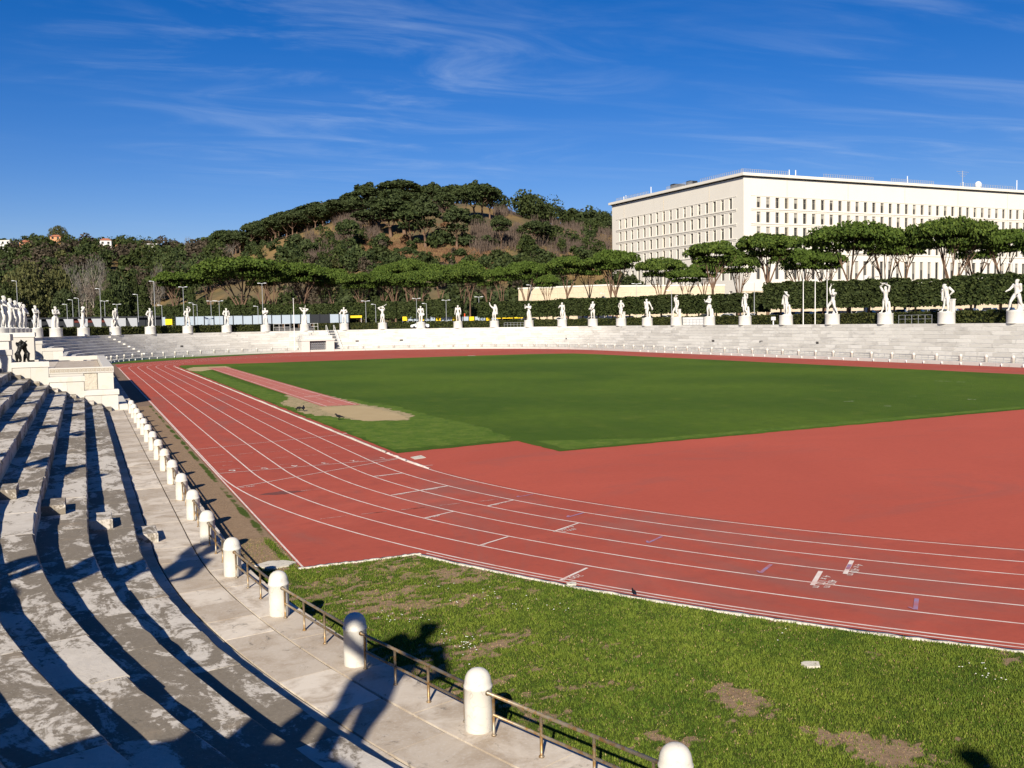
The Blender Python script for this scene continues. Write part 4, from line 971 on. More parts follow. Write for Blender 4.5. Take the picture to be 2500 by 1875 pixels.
S.append((1819, dict(elbR=(.20, .02, .93), handR=(.06, .04, 1.0), elbL=(-.16, .02, .63), handL=(-.13, .06, .48), footR=(.12, -.05, 0)), [('stump', .14, -.07, .38, .06)], 'marble athlete shading the brow with one hand', 0))
S.append((1919, dict(elbR=(.17, .08, .84), handR=(.03, .08, .95), elbL=(-.17, .02, .66), handL=(-.15, .07, .52)), [('stump', .13, -.07, .40, .06), ('cloth', [((-.14, -.02, .80), (-.17, .0, .45), .045, .04)])], 'marble athlete with a hand at the face and cloth over one arm', 0))
S.append((2032, dict(lean=.05, elbL=(-.13, .02, .98), handL=(-.12, -.03, 1.09), elbR=(.19, .06, .82), handR=(.08, .10, .78), footL=(-.20, .08, 0), kneeL=(-.14, .10, .28), footR=(.18, -.06, 0), kneeR=(.12, .0, .28)), [('ball', (.17, .10, .78), .055), ('stump', -.02, -.10, .34, .05)], 'striding marble stone thrower with one arm flung upward', 0))
S.append((2161.2, dict(elbL=(-.22, .03, .97), handL=(-.05, .05, 1.05), elbR=(.22, .03, .97), handR=(.05, .05, 1.05), footL=(-.12, .08, 0)), [('stump', .12, -.06, .40, .055), ('rod', (-.12, .05, 1.08), (.12, .05, 1.08), .022)], 'marble athlete with both arms arched above the head', 0))
S.append((2310.4, dict(lean=-.05, elbL=(-.18, .05, .66), handL=(-.09, .12, .72), elbR=(.25, -.03, .68), handR=(.13, .02, .56), head=(-.05, .05, -.03), look=.7, footL=(-.12, .09, 0)), [('pillar', .20, -.04, .43, .065), ('cloth', [((-.13, .04, .75), (-.15, .03, .40), .05, .04)])], 'marble athlete bowing the head beside a square pillar', 0))
S.append((2480.4, dict(turn=.4, elbL=(-.17, .09, .66), handL=(-.21, .19, .62), elbR=(.13, -.02, .62), handR=(.10, .10, .55), footL=(-.20, .10, 0), kneeL=(-.13, .11, .28), footR=(.17, -.08, 0), kneeR=(.12, .0, .27), look=.8), [('stump', .07, -.08, .42, .07)], 'walking marble athlete with one fist held forward', .3))
for px, pose, ex, label, face in S:
    P = hit_R(px, 817-24*px/2500, RP); statue(P, pose, ex, label, None, face)
# the row on the left stand, seen one behind the other, and those whose shadows cross the steps
LY = [122.8-9.9*k for k in range(14) if not 6 <= k <= 9]
left_specs = [
    (dict(elbR=(.14, .1, .63), handR=(.02, .15, .6), elbL=(-.15, .09, .63), handL=(-.02, .15, .6)), [('stump', .1, -.08, .36, .06)], 'marble athlete with clasped hands next to the staff bearer'),
    (dict(elbL=(-.2, .05, .7), handL=(-.08, .1, .8), elbR=(.17, 0, .63), handR=(.16, .05, .48)), [('stump', .12, -.08, .38, .06)], 'marble athlete touching one shoulder on the left stand'),
    (dict(elbR=(.16, .1, .72), handR=(.14, .16, .86)), [('pillar', -.14, -.06, .38, .055)], 'marble athlete with a raised forearm on the left stand'),
    (dict(elbL=(-.17, .09, .66), handL=(-.12, .2, .63), elbR=(.15, .09, .66), handR=(.02, .2, .64)), [('cloth', [((0, -.06, .5), (0, -.07, .03), .08, .12)])], 'marble athlete holding both forearms forward on the left stand'),
    (dict(elbR=(.2, 0, .66), handR=(.1, .03, .55)), [('stump', -.1, -.08, .36, .06)], 'marble athlete with one hand on the hip at the left picture edge'),
    (dict(elbR=(.14, .1, .66), handR=(.1, .2, .62), head=(0, .02, 0)), [('pillar', .14, -.06, .38, .055)], 'marble athlete resting against a square post on the left stand'),
]
lm_cache = []
for k, y in enumerate(LY):
    P = np.array([CX-RP, y, RIM])
    if k < 6:
        pose, ex, label = left_specs[k]; me = figure(pose); lm_cache.append((me, ex))
        statue(P, me, ex, label.replace(' at the left picture edge', ' behind the podium pier'), None, -.25)
    else:
        me, ex = lm_cache[(k*2+1) % 6]; statue(P, me, ex, 'marble athlete on the rim above the weathered near stand', 'statues on the rim above the near stand', .1*k)
near_specs = {183.3: (left_specs[0][0], left_specs[0][1]), 195.5: (dict(elbR=(.22, .0, .90), handR=(.05, .02, 1.0), elbL=(-.2, .02, .64), handL=(-.1, .07, .55)), [('stump', .06, -.08, .36, .06)]),
              203.9: (dict(elbR=(.25, -.02, .67), handR=(.09, .04, .56), elbL=(-.25, -.02, .68), handL=(-.09, .04, .57), footR=(.14, .02, 0), footL=(-.13, .03, 0)), [('stump', .0, -.09, .36, .06)]),
              213.8: (left_specs[3][0], left_specs[3][1])}
for a, (pose, ex) in near_specs.items():
    P, _ = on_curve('N', a, RP); statue(np.array([P[0], P[1], RIM]), pose, ex, 'marble athlete on the rim above the weathered near stand', 'statues on the rim above the near stand', 0)

# dark bronze pair on the podium
def bronze():
    root = empty('bronze_group', (-9.15, 50.5, 2.41), -.9); tag(root, 'dark bronze pair of wrestlers on the cream podium terrace', 'statue')
    a = figure(dict(fwd=.10, lean=.03, elbR=(.20, .12, .86), handR=(.13, .26, .93), elbL=(-.20, .12, .86), handL=(-.10, .26, .92), footL=(-.10, .12, 0), footR=(.10, -.08, 0), head=(0, .05, -.02)), 'wrestler')
    b = figure(dict(fwd=.12, lean=-.03, elbR=(.19, .14, .80), handR=(.12, .28, .88), elbL=(-.19, .16, .84), handL=(-.12, .27, .96), footL=(-.09, -.06, 0), footR=(.12, .10, 0), head=(.02, .06, -.03)), 'wrestler')
    for me, y, rz in ((a, -.42, 0), (b, .46, math.pi)):
        me.materials.clear(); me.materials.append(M['dark_bronze']); o = mobj('wrestler', me, root, (0, y, .12), rz); o.scale = (2.35,)*3
    MB().lathe([(.9, 0), (.9, .1), (.86, .13)], 20).obj('base', M['dark_bronze'], root)
bronze()

# ------------------------------------------------------------------ foliage tools
def leaves(C, N, size, rg, aspect=1.0, jitter=0.9):
    """one quad per point: C centres, N preferred normals"""
    n = len(C); N = N+rg.normal(0, jitter, (n, 3)); N /= np.linalg.norm(N, axis=1)[:, None]+1e-9
    u = np.cross(N, rg.normal(0, 1, (n, 3))); u /= np.linalg.norm(u, axis=1)[:, None]+1e-9; v = np.cross(N, u)
    s = (size*(0.6+0.8*rg.random(n)))[:, None]
    a = u*s; b = v*s*aspect
    V = np.stack([C-a-b*.6, C+a*.7-b, C+a+b*.7, C-a*.6+b], 1).reshape(-1, 3)
    F = np.arange(4*n).reshape(n, 4); return V, F
def join(parts):
    V, F, b = [], [], 0
    for v, f in parts: V.append(v); F.append(f+b); b += len(v)
    return np.concatenate(V), np.concatenate(F)
def sphere_pts(n, rg):
    d = rg.normal(0, 1, (n, 3)); return d/np.linalg.norm(d, axis=1)[:, None]
def clump(c, r, n, rg, size, flat=0.7, low=-0.35):
    d = sphere_pts(int(n*1.5), rg); d = d[d[:, 2] > low][:n]; k = (0.72+0.28*rg.random(len(d)))[:, None]
    C = np.array(c)+d*k*np.array([r, r, r*flat]); return leaves(C, d, size, rg)
def umbrella_pine(seed, H, W, crown_h, lean=0.0, forks=5, needles='pine_needles', nleaf=5200, leaf=0.26, fork_z=0.5, flat=.50):
    """stone pine: bare forked trunk and a flat-topped crown of many clumps"""
    rg = np.random.default_rng(seed); zc = H-crown_h; parts = []
    ncl = int(16+W*1.9); cl = []
    for i in range(ncl):
        rr = W/2*math.sqrt((i+.5)/ncl)*(.88+.16*rg.random()); a = i*2.39996+rg.normal(0, .25)
        z = zc+crown_h*.34+crown_h*.48*math.sqrt(max(0, 1-(rr/(W/2*1.04))**2))+rg.normal(0, crown_h*.07)
        cl.append((rr*math.cos(a)+lean*H*.3, rr*math.sin(a), z, W*(.105+.05*rg.random())*(1.15-.3*rr/(W/2))))
    tot = sum(c[3]**2 for c in cl)
    for c in cl: parts.append(clump(c[:3], c[3]*1.25, max(20, int(nleaf*c[3]**2/tot)), rg, leaf, flat, -.40-.4*(flat > .6)))
    # dark inner sprays under the canopy
    nin = nleaf//8; rr = W/2*.85*np.sqrt(rg.random(nin)); aa = rg.random(nin)*6.283
    Cn = np.c_[rr*np.cos(aa)+lean*H*.3, rr*np.sin(aa), zc+crown_h*(.12+.25*rg.random(nin))]; parts.append(leaves(Cn, np.tile([0, 0, 1.0], (nin, 1)), leaf, rg))
    V, F = join(parts); crown = np_mesh('crown', V, F, [M[needles]])
    tb = MB(); r0 = .022*H*(.9+.3*rg.random()); fz = zc*fork_z*(.85+.3*rg.random())
    p = [np.array([0, 0, -.3]), np.array([lean*fz*.3, .01*fz, fz*.5]), np.array([lean*fz*.8+rg.normal(0, .1), rg.normal(0, .1), fz])]
    tb.tube(p, [r0*1.25, r0, r0*.9], 8)
    order = sorted(range(ncl), key=lambda i: rg.random())[:forks*3]; k = 0
    for f_ in range(forks):
        a = f_*6.283/forks+rg.normal(0, .35); rad = W*.23*(.6+.7*rg.random())
        mid = p[2]+np.array([math.cos(a)*rad*.55, math.sin(a)*rad*.55, (zc-fz)*.55+.4]); top = np.array([math.cos(a)*rad+lean*H*.25, math.sin(a)*rad, zc+crown_h*.18])
        tb.tube([p[2]-np.array([0, 0, .2]), p[2]*.5+mid*.5+rg.normal(0, .12, 3), mid, top], [r0*.62, r0*.5, r0*.42, r0*.3], 6)
        for q in range(3):
            c = cl[order[k % ncl]] if False else min((cl[i] for i in rg.choice(ncl, min(9, ncl), replace=False)), key=lambda c: math.hypot(c[0]-top[0]*1.5, c[1]-top[1]*1.5))
            e = np.array([c[0], c[1], c[2]-c[3]*.3]); m2 = mid*.45+e*.55+np.array([0, 0, -.25*crown_h*rg.random()])
            tb.tube([mid if q else top-(top-mid)*.3, m2, e], [r0*.34, r0*.22, r0*.10], 5); k += 1
    return crown, tb.mesh('trunk', [M['pine_bark']], True)
def round_tree(seed, H, W, mat, base=0.12, nleaf=3200, leaf=0.4, irregular=.3, bark='pale_bark', conic=0.0):
    rg = np.random.default_rng(seed); parts = []; ncl = 26; zb = H*base; ch = H-zb; cl = []
    for i in range(ncl):
        t = (i+.5)/ncl; z = zb+ch*(.12+.78*t); prof = math.sqrt(max(.05, 1-(2*t-1.0+.25)**2*.9)); prof = prof*(1-conic)+conic*(1-t*.92)
        rr = W/2*prof*(.35+.55*rg.random()); a = i*2.39996+rg.normal(0, irregular)
        cl.append((rr*math.cos(a), rr*math.sin(a), z+rg.normal(0, ch*.04), W*(.15+.08*rg.random())*(.55+.6*prof)))
    tot = sum(c[3]**2 for c in cl)
    for c in cl: parts.append(clump(c[:3], c[3]*1.2, max(15, int(nleaf*c[3]**2/tot)), rg, leaf, .85, -.7))
    V, F = join(parts); crown = np_mesh('crown', V, F, [M[mat]])
    tb = MB(); r0 = .018*H; tb.tube([(0, 0, -.4), (.1, 0, H*.3), (0, .1, H*.75)], [r0*1.2, r0, r0*.3], 6)
    for k in range(5):
        c = cl[int(rg.integers(ncl))]; tb.tube([(0, 0, H*(.18+.1*k)), (c[0]*.6, c[1]*.6, c[2]*.9), c[:3]], [r0*.5, r0*.3, r0*.1], 5)
    return crown, tb.mesh('trunk', [M[bark]], True)
def bare_tree(seed, H, W, mat='grey_twigs', n=700):
    rg = np.random.default_rng(seed); tb = MB(); r0 = .016*H
    tb.tube([(0, 0, -.3), (.05*H*rg.normal(0, .4), 0, H*.4), (0, .05*H*rg.normal(), H*.8)], [r0, r0*.8, r0*.3], 6)
    tips = []
    for k in range(11):
        z = H*(.25+.5*k/11); a = rg.random()*6.283; e = np.array([math.cos(a)*W*.38, math.sin(a)*W*.38, z+H*(.18+.15*rg.random())]); tb.tube([(0, 0, z), e*.5+np.array([0, 0, z*.5]), e], [r0*.45, r0*.3, r0*.1], 5); tips.append(e)
    # fine twigs as slim upright faces
    d = sphere_pts(n, rg); t = np.array(tips)[rg.integers(len(tips), size=n)]; C = t+d*np.array([W*.16, W*.16, H*.13])*rg.random(n)[:, None]**.5
    s = H*.045; w = H*.0035; up = np.c_[d[:, 0]*.5, d[:, 1]*.5, np.ones(n)]; up /= np.linalg.norm(up, axis=1)[:, None]; sd = np.cross(up, rg.normal(0, 1, (n, 3))); sd /= np.linalg.norm(sd, axis=1)[:, None]
    V = np.stack([C-sd*w, C+sd*w, C+sd*w*.4+up*s, C-sd*w*.4+up*s], 1).reshape(-1, 3); F = np.arange(4*n).reshape(n, 4)
    return np_mesh('crown', V, F, [M[mat]]), tb.mesh('trunk', [M['pale_bark']], True)
def plant(name, meshes, P, rz, s, label, cat, group, sz=None):
    root = empty(name, tuple(P), rz); root.scale = (s, s, sz or s); mobj('crown', meshes[0], root); mobj('trunk', meshes[1], root)
    tag(root, label, cat, group); return root

# ------------------------------------------------------------------ clipped low hedge behind the statues
def hedge_piece(L, H, D, n, leaf, seed, mat='hedge_leaves', z0=0.0, bump=.10):
    rg = np.random.default_rng(seed); V = []; Nn = []
    area = [L*H, L*H, L*D, D*H, D*H]; tot = sum(area)
    for k, (a, nn) in enumerate(zip(area, [(0, -1, 0), (0, 1, 0), (0, 0, 1), (-1, 0, 0), (1, 0, 0)])):
        m = int(n*a/tot); u, v = rg.random(m), rg.random(m); b = bump*(np.sin(u*L*1.3+seed)+.7*np.sin(u*L*2.9+v*3+seed*2))
        if k < 2: P = np.c_[(u-.5)*L, np.full(m, nn[1]*D/2)+nn[1]*(b*.6+rg.normal(0, .06, m)), z0+v*H]
        elif k == 2: P = np.c_[(u-.5)*L, (v-.5)*D, z0+H+b*.6+rg.normal(0, .06, m)]
        else: P = np.c_[np.full(m, nn[0]*L/2), (u-.5)*D, z0+v*H]
        V.append(P); Nn.append(np.tile(nn, (m, 1)).astype(float))
    return leaves(np.concatenate(V), np.concatenate(Nn), leaf, rg)
def hedge_thing(meshes, P, rz, label, group, name='clipped_hedge'):
    root = empty(name, tuple(P), rz); mobj('foliage', meshes[0], root); mobj('inner_growth', meshes[1], root)
    if len(meshes) > 2:
        for x in meshes[3]: mobj('trunk', meshes[2], root, (x, 0, 0))
    tag(root, label, 'hedge', group); return root
HL = 9.1
low = []
for s in range(3):
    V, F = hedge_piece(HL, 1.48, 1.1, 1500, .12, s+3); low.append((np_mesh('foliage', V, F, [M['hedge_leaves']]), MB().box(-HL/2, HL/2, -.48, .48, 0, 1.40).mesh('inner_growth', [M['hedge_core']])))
RH = 56.2
k = 0
def put_low(kind, t):
    global k
    P, o = on_curve(kind, t, RH); k += 1
    hedge_thing(low[k % 3], (P[0], P[1], RIM-.02), math.atan2(o[1], o[0])+math.pi/2, 'low dark clipped hedge behind the row of statues', 'low hedges behind the statues')
for i in range(5): put_low('L', 84+i*8.9)
dA = math.degrees(HL/RH)*.995
for i in range(20):
    a = 175.5-i*dA
    Pm, _ = on_curve('F', a, RH)
    if abs(a-GATE-1.0) < 3.4: continue           # opening above the portal
    put_low('F', a)
for i in range(11): put_low('R', Y1-5-i*8.9)

# ------------------------------------------------------------------ tall clipped holm oaks along the road
TALL = []
for s in range(3):
    L, H, D = 8.2, 4.6, 4.2; V, F = hedge_piece(L, H, D, 3600, .19, 20+s, 'ilex_leaves', 2.25, .26)
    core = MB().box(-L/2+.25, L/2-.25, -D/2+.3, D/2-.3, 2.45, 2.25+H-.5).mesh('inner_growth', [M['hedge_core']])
    tr = MB().tube([(0, 0, -.2), (.05, .05, 1.3), (0, 0, 2.6)], [.2, .16, .18], 7).mesh('trunk', [M['pine_bark']], True)
    TALL.append((np_mesh('foliage', V, F, [M['ilex_leaves']]), core, tr, (-2.4, 1.9)))
rows = []
def tall_row(p0, p1, label, group, gaps=(), zs=1.0):
    p0, p1 = np.array(p0[:2]), np.array(p1[:2]); L = np.linalg.norm(p1-p0); n = max(1, int(L/8.1)); d = (p1-p0)/L
    for i in range(n):
        if i in gaps: continue
        c = p0+d*(i+.5)*L/n; r_ = hedge_thing(TALL[i % 3], (c[0], c[1], GZ+rng.normal(0, .05)), math.atan2(d[1], d[0])+(math.pi if rng.random() < .5 else 0)+rng.normal(0, .03), label, group, 'clipped_oak_hedge'); r_.scale = (1, 1, zs*rng.uniform(.95, 1.05))
hz = lambda px: 803.7-.01743*(px-201.4)
def gp(px, d): q = at_depth(px, hz(px), d); return np.array([q[0], q[1]])
tall_row(gp(2620, 138), gp(1880, 172), 'tall clipped dark oak hedge screening the parked cars', 'tall hedges along the car park', (), .93)
tall_row(gp(1870, 178), gp(1180, 236), 'tall clipped oak hedge between statues and the stone wall', 'tall hedges near the stone wall', (), .77)
tall_row(gp(1130, 250), gp(380, 262), 'tall clipped oak hedge under the far umbrella pines', 'tall hedges under the far pines', (), .94)

# ------------------------------------------------------------------ umbrella pines
PINES = {}
def pine_kind(key):
    if key not in PINES:
        spec = {'a': (1, 16.5, 17, 4.3, .10, 4, .42), 'b': (2, 15.5, 12, 4.0, 0, 5, .5), 'c': (3, 14.5, 13, 3.7, -.1, 4, .45), 'd': (4, 15, 15.5, 4.4, .05, 6, .40), 'e': (5, 13.5, 11, 3.3, 0, 5, .42), 'f': (6, 16, 19, 4.5, .06, 6, .35)}[key]
        PINES[key] = umbrella_pine(spec[0], spec[1], spec[2], spec[3], spec[4], spec[5], fork_z=spec[6], nleaf=int(640*spec[2]), leaf=.20)+(spec[1], spec[2])
    return PINES[key]
def pine(px, py_top, width_px, d, key, label, group, gz=GZ):
    m = pine_kind(key); top = CAM[2]+(hz(px)-py_top)*d/F_PX; s = (top-gz)/m[2]; sw = width_px*d/F_PX/m[3]
    P = gp(px, d); r = plant('umbrella_pine', m, (P[0], P[1], gz), rng.uniform(0, 6.28), s, label, 'pine tree', group); r.scale = (sw, sw, s); return r
u6 = lambda u: 1450+u/2.1067
v6 = lambda v: 400+v/2.1067
G1 = 'umbrella pines in front of the office building'
L1 = 'umbrella pine with forked reddish trunk before the cream office building'
for u, v, w, d, k_ in [(118, 462, 235, 262, 'c'), (345, 500, 225, 240, 'd'), (478, 552, 180, 225, 'e'), (612, 418, 255, 205, 'b'), (745, 476, 215, 222, 'd'), (895, 378, 300, 188, 'b'),
                       (1070, 452, 260, 200, 'd'), (1310, 338, 455, 170, 'a'), (1500, 352, 260, 182, 'd'), (1600, 372, 240, 192, 'c'), (1830, 312, 400, 166, 'f'), (2090, 360, 260, 172, 'c'), (2310, 352, 260, 160, 'd'),
                       (1190, 470, 200, 210, 'e'), (1960, 385, 240, 186, 'd'), (560, 520, 170, 250, 'c')]:
    big_ = v < 400
    pine(u6(u), v6(v), w/2.1067, d, k_, 'tall broad umbrella pine reaching above the lowest visible windows of the office building' if big_ else 'lower umbrella pine before the base of the office building', G1+(' (tall)' if big_ else ' (low)'))
u8 = lambda u: 700+u/2.6976
v8 = lambda v: 420+v/2.6976
G2 = 'umbrella pines below the wooded hill'
L2 = 'broad umbrella pine at the foot of the wooded hill'
for u, v, w, d, k_ in [(110, 622, 330, 272, 'd'), (300, 655, 240, 278, 'c'), (490, 680, 280, 268, 'd'), (640, 672, 280, 270, 'b'), (810, 600, 260, 292, 'f'), (720, 625, 260, 300, 'd'), (880, 670, 300, 265, 'd'), (1010, 630, 260, 290, 'c'), (1160, 648, 310, 262, 'a'),
                       (1210, 605, 190, 300, 'c'), (1420, 640, 160, 292, 'e'), (1580, 610, 260, 268, 'd'), (1715, 690, 150, 255, 'e'), (1850, 575, 290, 268, 'b'), (1990, 590, 220, 280, 'c'), (2130, 545, 230, 262, 'c'), (1330, 660, 170, 300, 'd')]:
    pine(u8(u), v8(v), w/2.6976, d, k_, L2, G2)
u7 = lambda u: u/2.765
v7 = lambda v: 430+v/2.765
for u, v, w, d, k_ in [(1190, 662, 260, 275, 'e'), (1420, 640, 240, 282, 'c'), (1640, 575, 560, 262, 'f'), (1850, 610, 260, 290, 'd'), (2060, 612, 300, 280, 'c'), (2190, 650, 240, 290, 'd'), (1780, 640, 260, 300, 'd')]:
    pine(u7(u), v7(v), w/2.765, d, k_, L2, G2)

# rounder trees at the left
OAK = [round_tree(31, 17, 17, 'olive_leaves', .1, 4200, .30), round_tree(32, 15, 13, 'ilex_leaves', .08, 3200, .30), round_tree(33, 20, 9, 'ilex_leaves', .05, 3000, .30, .3, 'pale_bark', .75), round_tree(34, 14, 14, 'dark_pine_needles', .1, 3200, .30)]
BARE = [bare_tree(41, 13, 10), bare_tree(42, 11, 9, 'bare_twigs'), bare_tree(43, 14, 8)]
def tree_px(meshes, H, W, px, py_top, wpx, d, name, label, cat, group, gz=GZ):
    top = CAM[2]+(hz(px)-py_top)*d/F_PX; P = gp(px, d); s = (top-gz)/H; sw = wpx*d/F_PX/W
    r = plant(name, meshes, (P[0], P[1], gz), rng.uniform(0, 6.28), s, label, cat, group); r.scale = (sw, sw, s)
G3 = 'dense trees behind the left statues'
for u, v, w, d, q, nm, lb in [(200, 568, 300, 275, 0, 'broadleaf_tree', 'large round olive-green tree behind the left statues'), (400, 595, 190, 282, 0, 'broadleaf_tree', 'smaller round yellow-green tree beside a large one'),
                              (60, 700, 160, 262, 1, 'evergreen_tree', 'dark evergreen behind the crowd of left statues'), (790, 632, 190, 300, 3, 'cedar_tree', 'layered dark cedar behind the lamp posts'), (925, 640, 80, 305, 2, 'cypress_tree', 'slim dark cypress beside the layered cedar'),
                              (980, 690, 110, 295, 2, 'cypress_tree', 'short dark conifer right of the slim cypress'), (450, 760, 190, 268, 3, 'evergreen_tree', 'low dark evergreen clump behind the concrete fins'), (740, 745, 180, 275, 1, 'evergreen_tree', 'grey-green rounded evergreen under the cedar'), (1300, 560, 60, 420, 2, 'cypress_tree', 'tall far cypress in the valley')]:
    m = OAK[q]; HH, WW = [(17, 17), (15, 13), (20, 9), (14, 14)][q]; tree_px(m, HH, WW, u7(u), v7(v), w/2.765, d, nm, lb, 'tree', None)
G4 = 'bare grey trees behind the left statues'
for u, v, w, d, q in [(560, 600, 150, 300, 0), (640, 590, 160, 320, 2), (710, 590, 130, 330, 0), (590, 690, 150, 285, 1), (670, 700, 150, 290, 1), (1030, 660, 110, 320, 1), (1080, 640, 90, 340, 2), (520, 650, 130, 300, 2)]:
    HH, WW = [(13, 10), (11, 9), (14, 8)][q]; tree_px(BARE[q], HH, WW, u7(u), v7(v), w/2.765, d, 'bare_tree', 'leafless grey tree among the dark evergreens at the left', 'tree', G4)

# ------------------------------------------------------------------ wooded hill
SKY = [(-400, 640, 900), (0, 632, 900), (100, 618, 900), (200, 618, 900), (330, 624, 880), (420, 634, 840), (470, 634, 800), (540, 628, 740), (620, 606, 700), (700, 582, 670), (780, 562, 640), (860, 535, 620), (940, 515, 610), (1020, 505, 610), (1100, 505, 610), (1180, 510, 610), (1250, 530, 620), (1320, 545, 640), (1400, 558, 650), (1480, 570, 660), (1560, 580, 660), (1700, 600, 660), (1900, 640, 660), (2200, 700, 660), (2700, 760, 660)]
sx, sy, sd = (np.array(c, float) for c in zip(*SKY))
def hill_z(px, d):
    y = np.interp(px, sx, sy); D = np.interp(px, sx, sd); top = 5.64+(803.7-.01743*(px-201.4)-y)*D/F_PX
    foot = np.interp(px, [-400, 300, 480, 700, 1600, 2700], [420, 420, 360, 330, 330, 400])
    t = np.clip((d-foot)/(D-foot), 0, 1); s = np.where(t < 1, t*(1.35-.35*t*t)*1.0, 1.0); s = np.minimum(s, 1.0)
    z = 4.6+(top-4.6)*s
    return z-np.maximum(0, d-D)*.12
def bumps(x, y): return 2.2*math.sin(x*.021+1.3)*math.cos(y*.017)+1.1*math.sin(x*.053+y*.041)
pxs = np.linspace(-400, 2700, 110); ds = np.concatenate([np.linspace(310, 720, 60), np.linspace(740, 1400, 24)])
V = []
for px in pxs:
    r = ray(px, hz(px)); r2 = r/ (r@FW)
    for d in ds:
        P = CAM+r2*d; z = float(hill_z(px, d)); V.append((P[0], P[1], z+bumps(P[0], P[1])*min(1, max(0, (z-6)/12))-.4))
nd = len(ds); F = np.array([(i*nd+j, (i+1)*nd+j, (i+1)*nd+j+1, i*nd+j+1) for i in range(len(pxs)-1) for j in range(nd-1)])
me = np_mesh('hill', np.array(V), F, [M['hill_ground']], True)
if me.polygons[10].normal.z < 0: me.flip_normals()
tag(mobj('hill', me), kind='structure')
def hill_at(px, d):
    P = gp(px, d); z = float(hill_z(px, d)); return np.array([P[0], P[1], z+bumps(P[0], P[1])*min(1, max(0, (z-6)/12))-.5])
def hill_d(px, py):
    """distance at which the slope is seen through this pixel"""
    D = np.interp(px, sx, sd)
    for d in np.linspace(335, D, 80):
        z = float(hill_z(px, d))
        if hz(px)-(z-5.64)*F_PX/d <= py: return d
    return float(D)
HP = [umbrella_pine(61, 17, 12, 8.5, .04, 4, 'dark_pine_needles', 2600, .38, .6, .95)+(17, 12), umbrella_pine(62, 20, 10, 13, -.06, 3, 'dark_pine_needles', 2800, .40, .7, 1.1)+(20, 10), umbrella_pine(63, 15, 11, 7, .08, 3, 'dark_pine_needles', 2000, .38, .65, .9)+(15, 11)]
HR = [round_tree(71, 9, 8.5, 'ilex_leaves', .05, 1100, .42)+(9, 8.5), round_tree(72, 7, 8, 'dark_pine_needles', .05, 1000, .42)+(7, 8), round_tree(73, 11, 4, 'ilex_leaves', .03, 900, .38, .3, 'pale_bark', .7)+(11, 4), round_tree(74, 10, 10, 'olive_leaves', .06, 1200, .45)+(10, 10), round_tree(75, 8, 8, 'dry_leaves', .1, 800, .40)+(8, 8)]
# pines told apart on the main hill: pixel of foot, pixel of top, kind
G5 = 'dark pines on the wooded hill'
for u, vb, vt, w, q in [(545, 320, 92, 130, 1), (615, 230, 125, 120, 0), (760, 260, 72, 210, 0), (700, 400, 170, 180, 1), (790, 380, 200, 200, 1), (830, 460, 220, 150, 1), (925, 460, 190, 150, 1), (945, 240, 100, 150, 1), (990, 250, 90, 90, 1), (1120, 290, 105, 190, 0), (1130, 460, 240, 140, 1), (1060, 330, 150, 120, 0),
                       (1250, 290, 82, 110, 1), (1300, 290, 100, 170, 0), (1350, 300, 120, 130, 0), (1200, 310, 110, 130, 2), (1420, 480, 305, 105, 2), (1690, 300, 220, 110, 2), (1640, 490, 335, 120, 0), (1700, 480, 340, 110, 1), (1925, 360, 275, 90, 2), (1830, 330, 268, 90, 0), (2040, 370, 300, 130, 2),
                       (440, 300, 150, 110, 1), (390, 300, 190, 130, 0), (330, 330, 210, 150, 0), (240, 330, 215, 170, 0), (170, 340, 235, 170, 0), (90, 350, 262, 170, 0), (20, 370, 275, 160, 0), (420, 520, 330, 120, 2), (480, 340, 200, 120, 0), (560, 390, 260, 160, 0), (620, 350, 180, 130, 1), (860, 300, 150, 160, 0), (730, 300, 130, 150, 0), (800, 590, 500, 60, 2)]:
    px = u8(u); d = hill_d(px, v8(vb)); m = HP[q]; P = hill_at(px, d); top = 5.64+(hz(px)-v8(vt))*d/F_PX
    s = max(.3, (top-P[2])/m[2]); r = plant('pine_tree', m, P, rng.uniform(0, 6.28), s, 'tall dark pine with bare trunk on the wooded hill', 'pine tree', G5); sw = 1.22*w/2.6976*d/F_PX/m[3]; r.scale = (sw, sw, s)
# pines massed along the left shoulder of the hill with pale bare trunks below
for i in range(84):
    px = 485+i*4.3+rng.normal(0, 3); ytop = np.interp(px, [480, 560, 650, 760, 860], [588, 562, 540, 512, 480])+rng.uniform(0, 34); d = float(np.interp(px, sx, sd))-rng.uniform(10, 90)
    P = hill_at(px, d); m = HP[0 if i % 3 else 2]; top = 5.64+(hz(px)-ytop)*d/F_PX; s = (top-P[2])/m[2]
    if s < .4: continue
    r = plant('pine_tree', m, P, rng.uniform(0, 6.28), s, 'dark umbrella pine in the close grove on the hill shoulder', 'pine tree', 'pine grove on the hill shoulder'); sw = rng.uniform(10, 15)/m[3]; r.scale = (sw, sw, s)
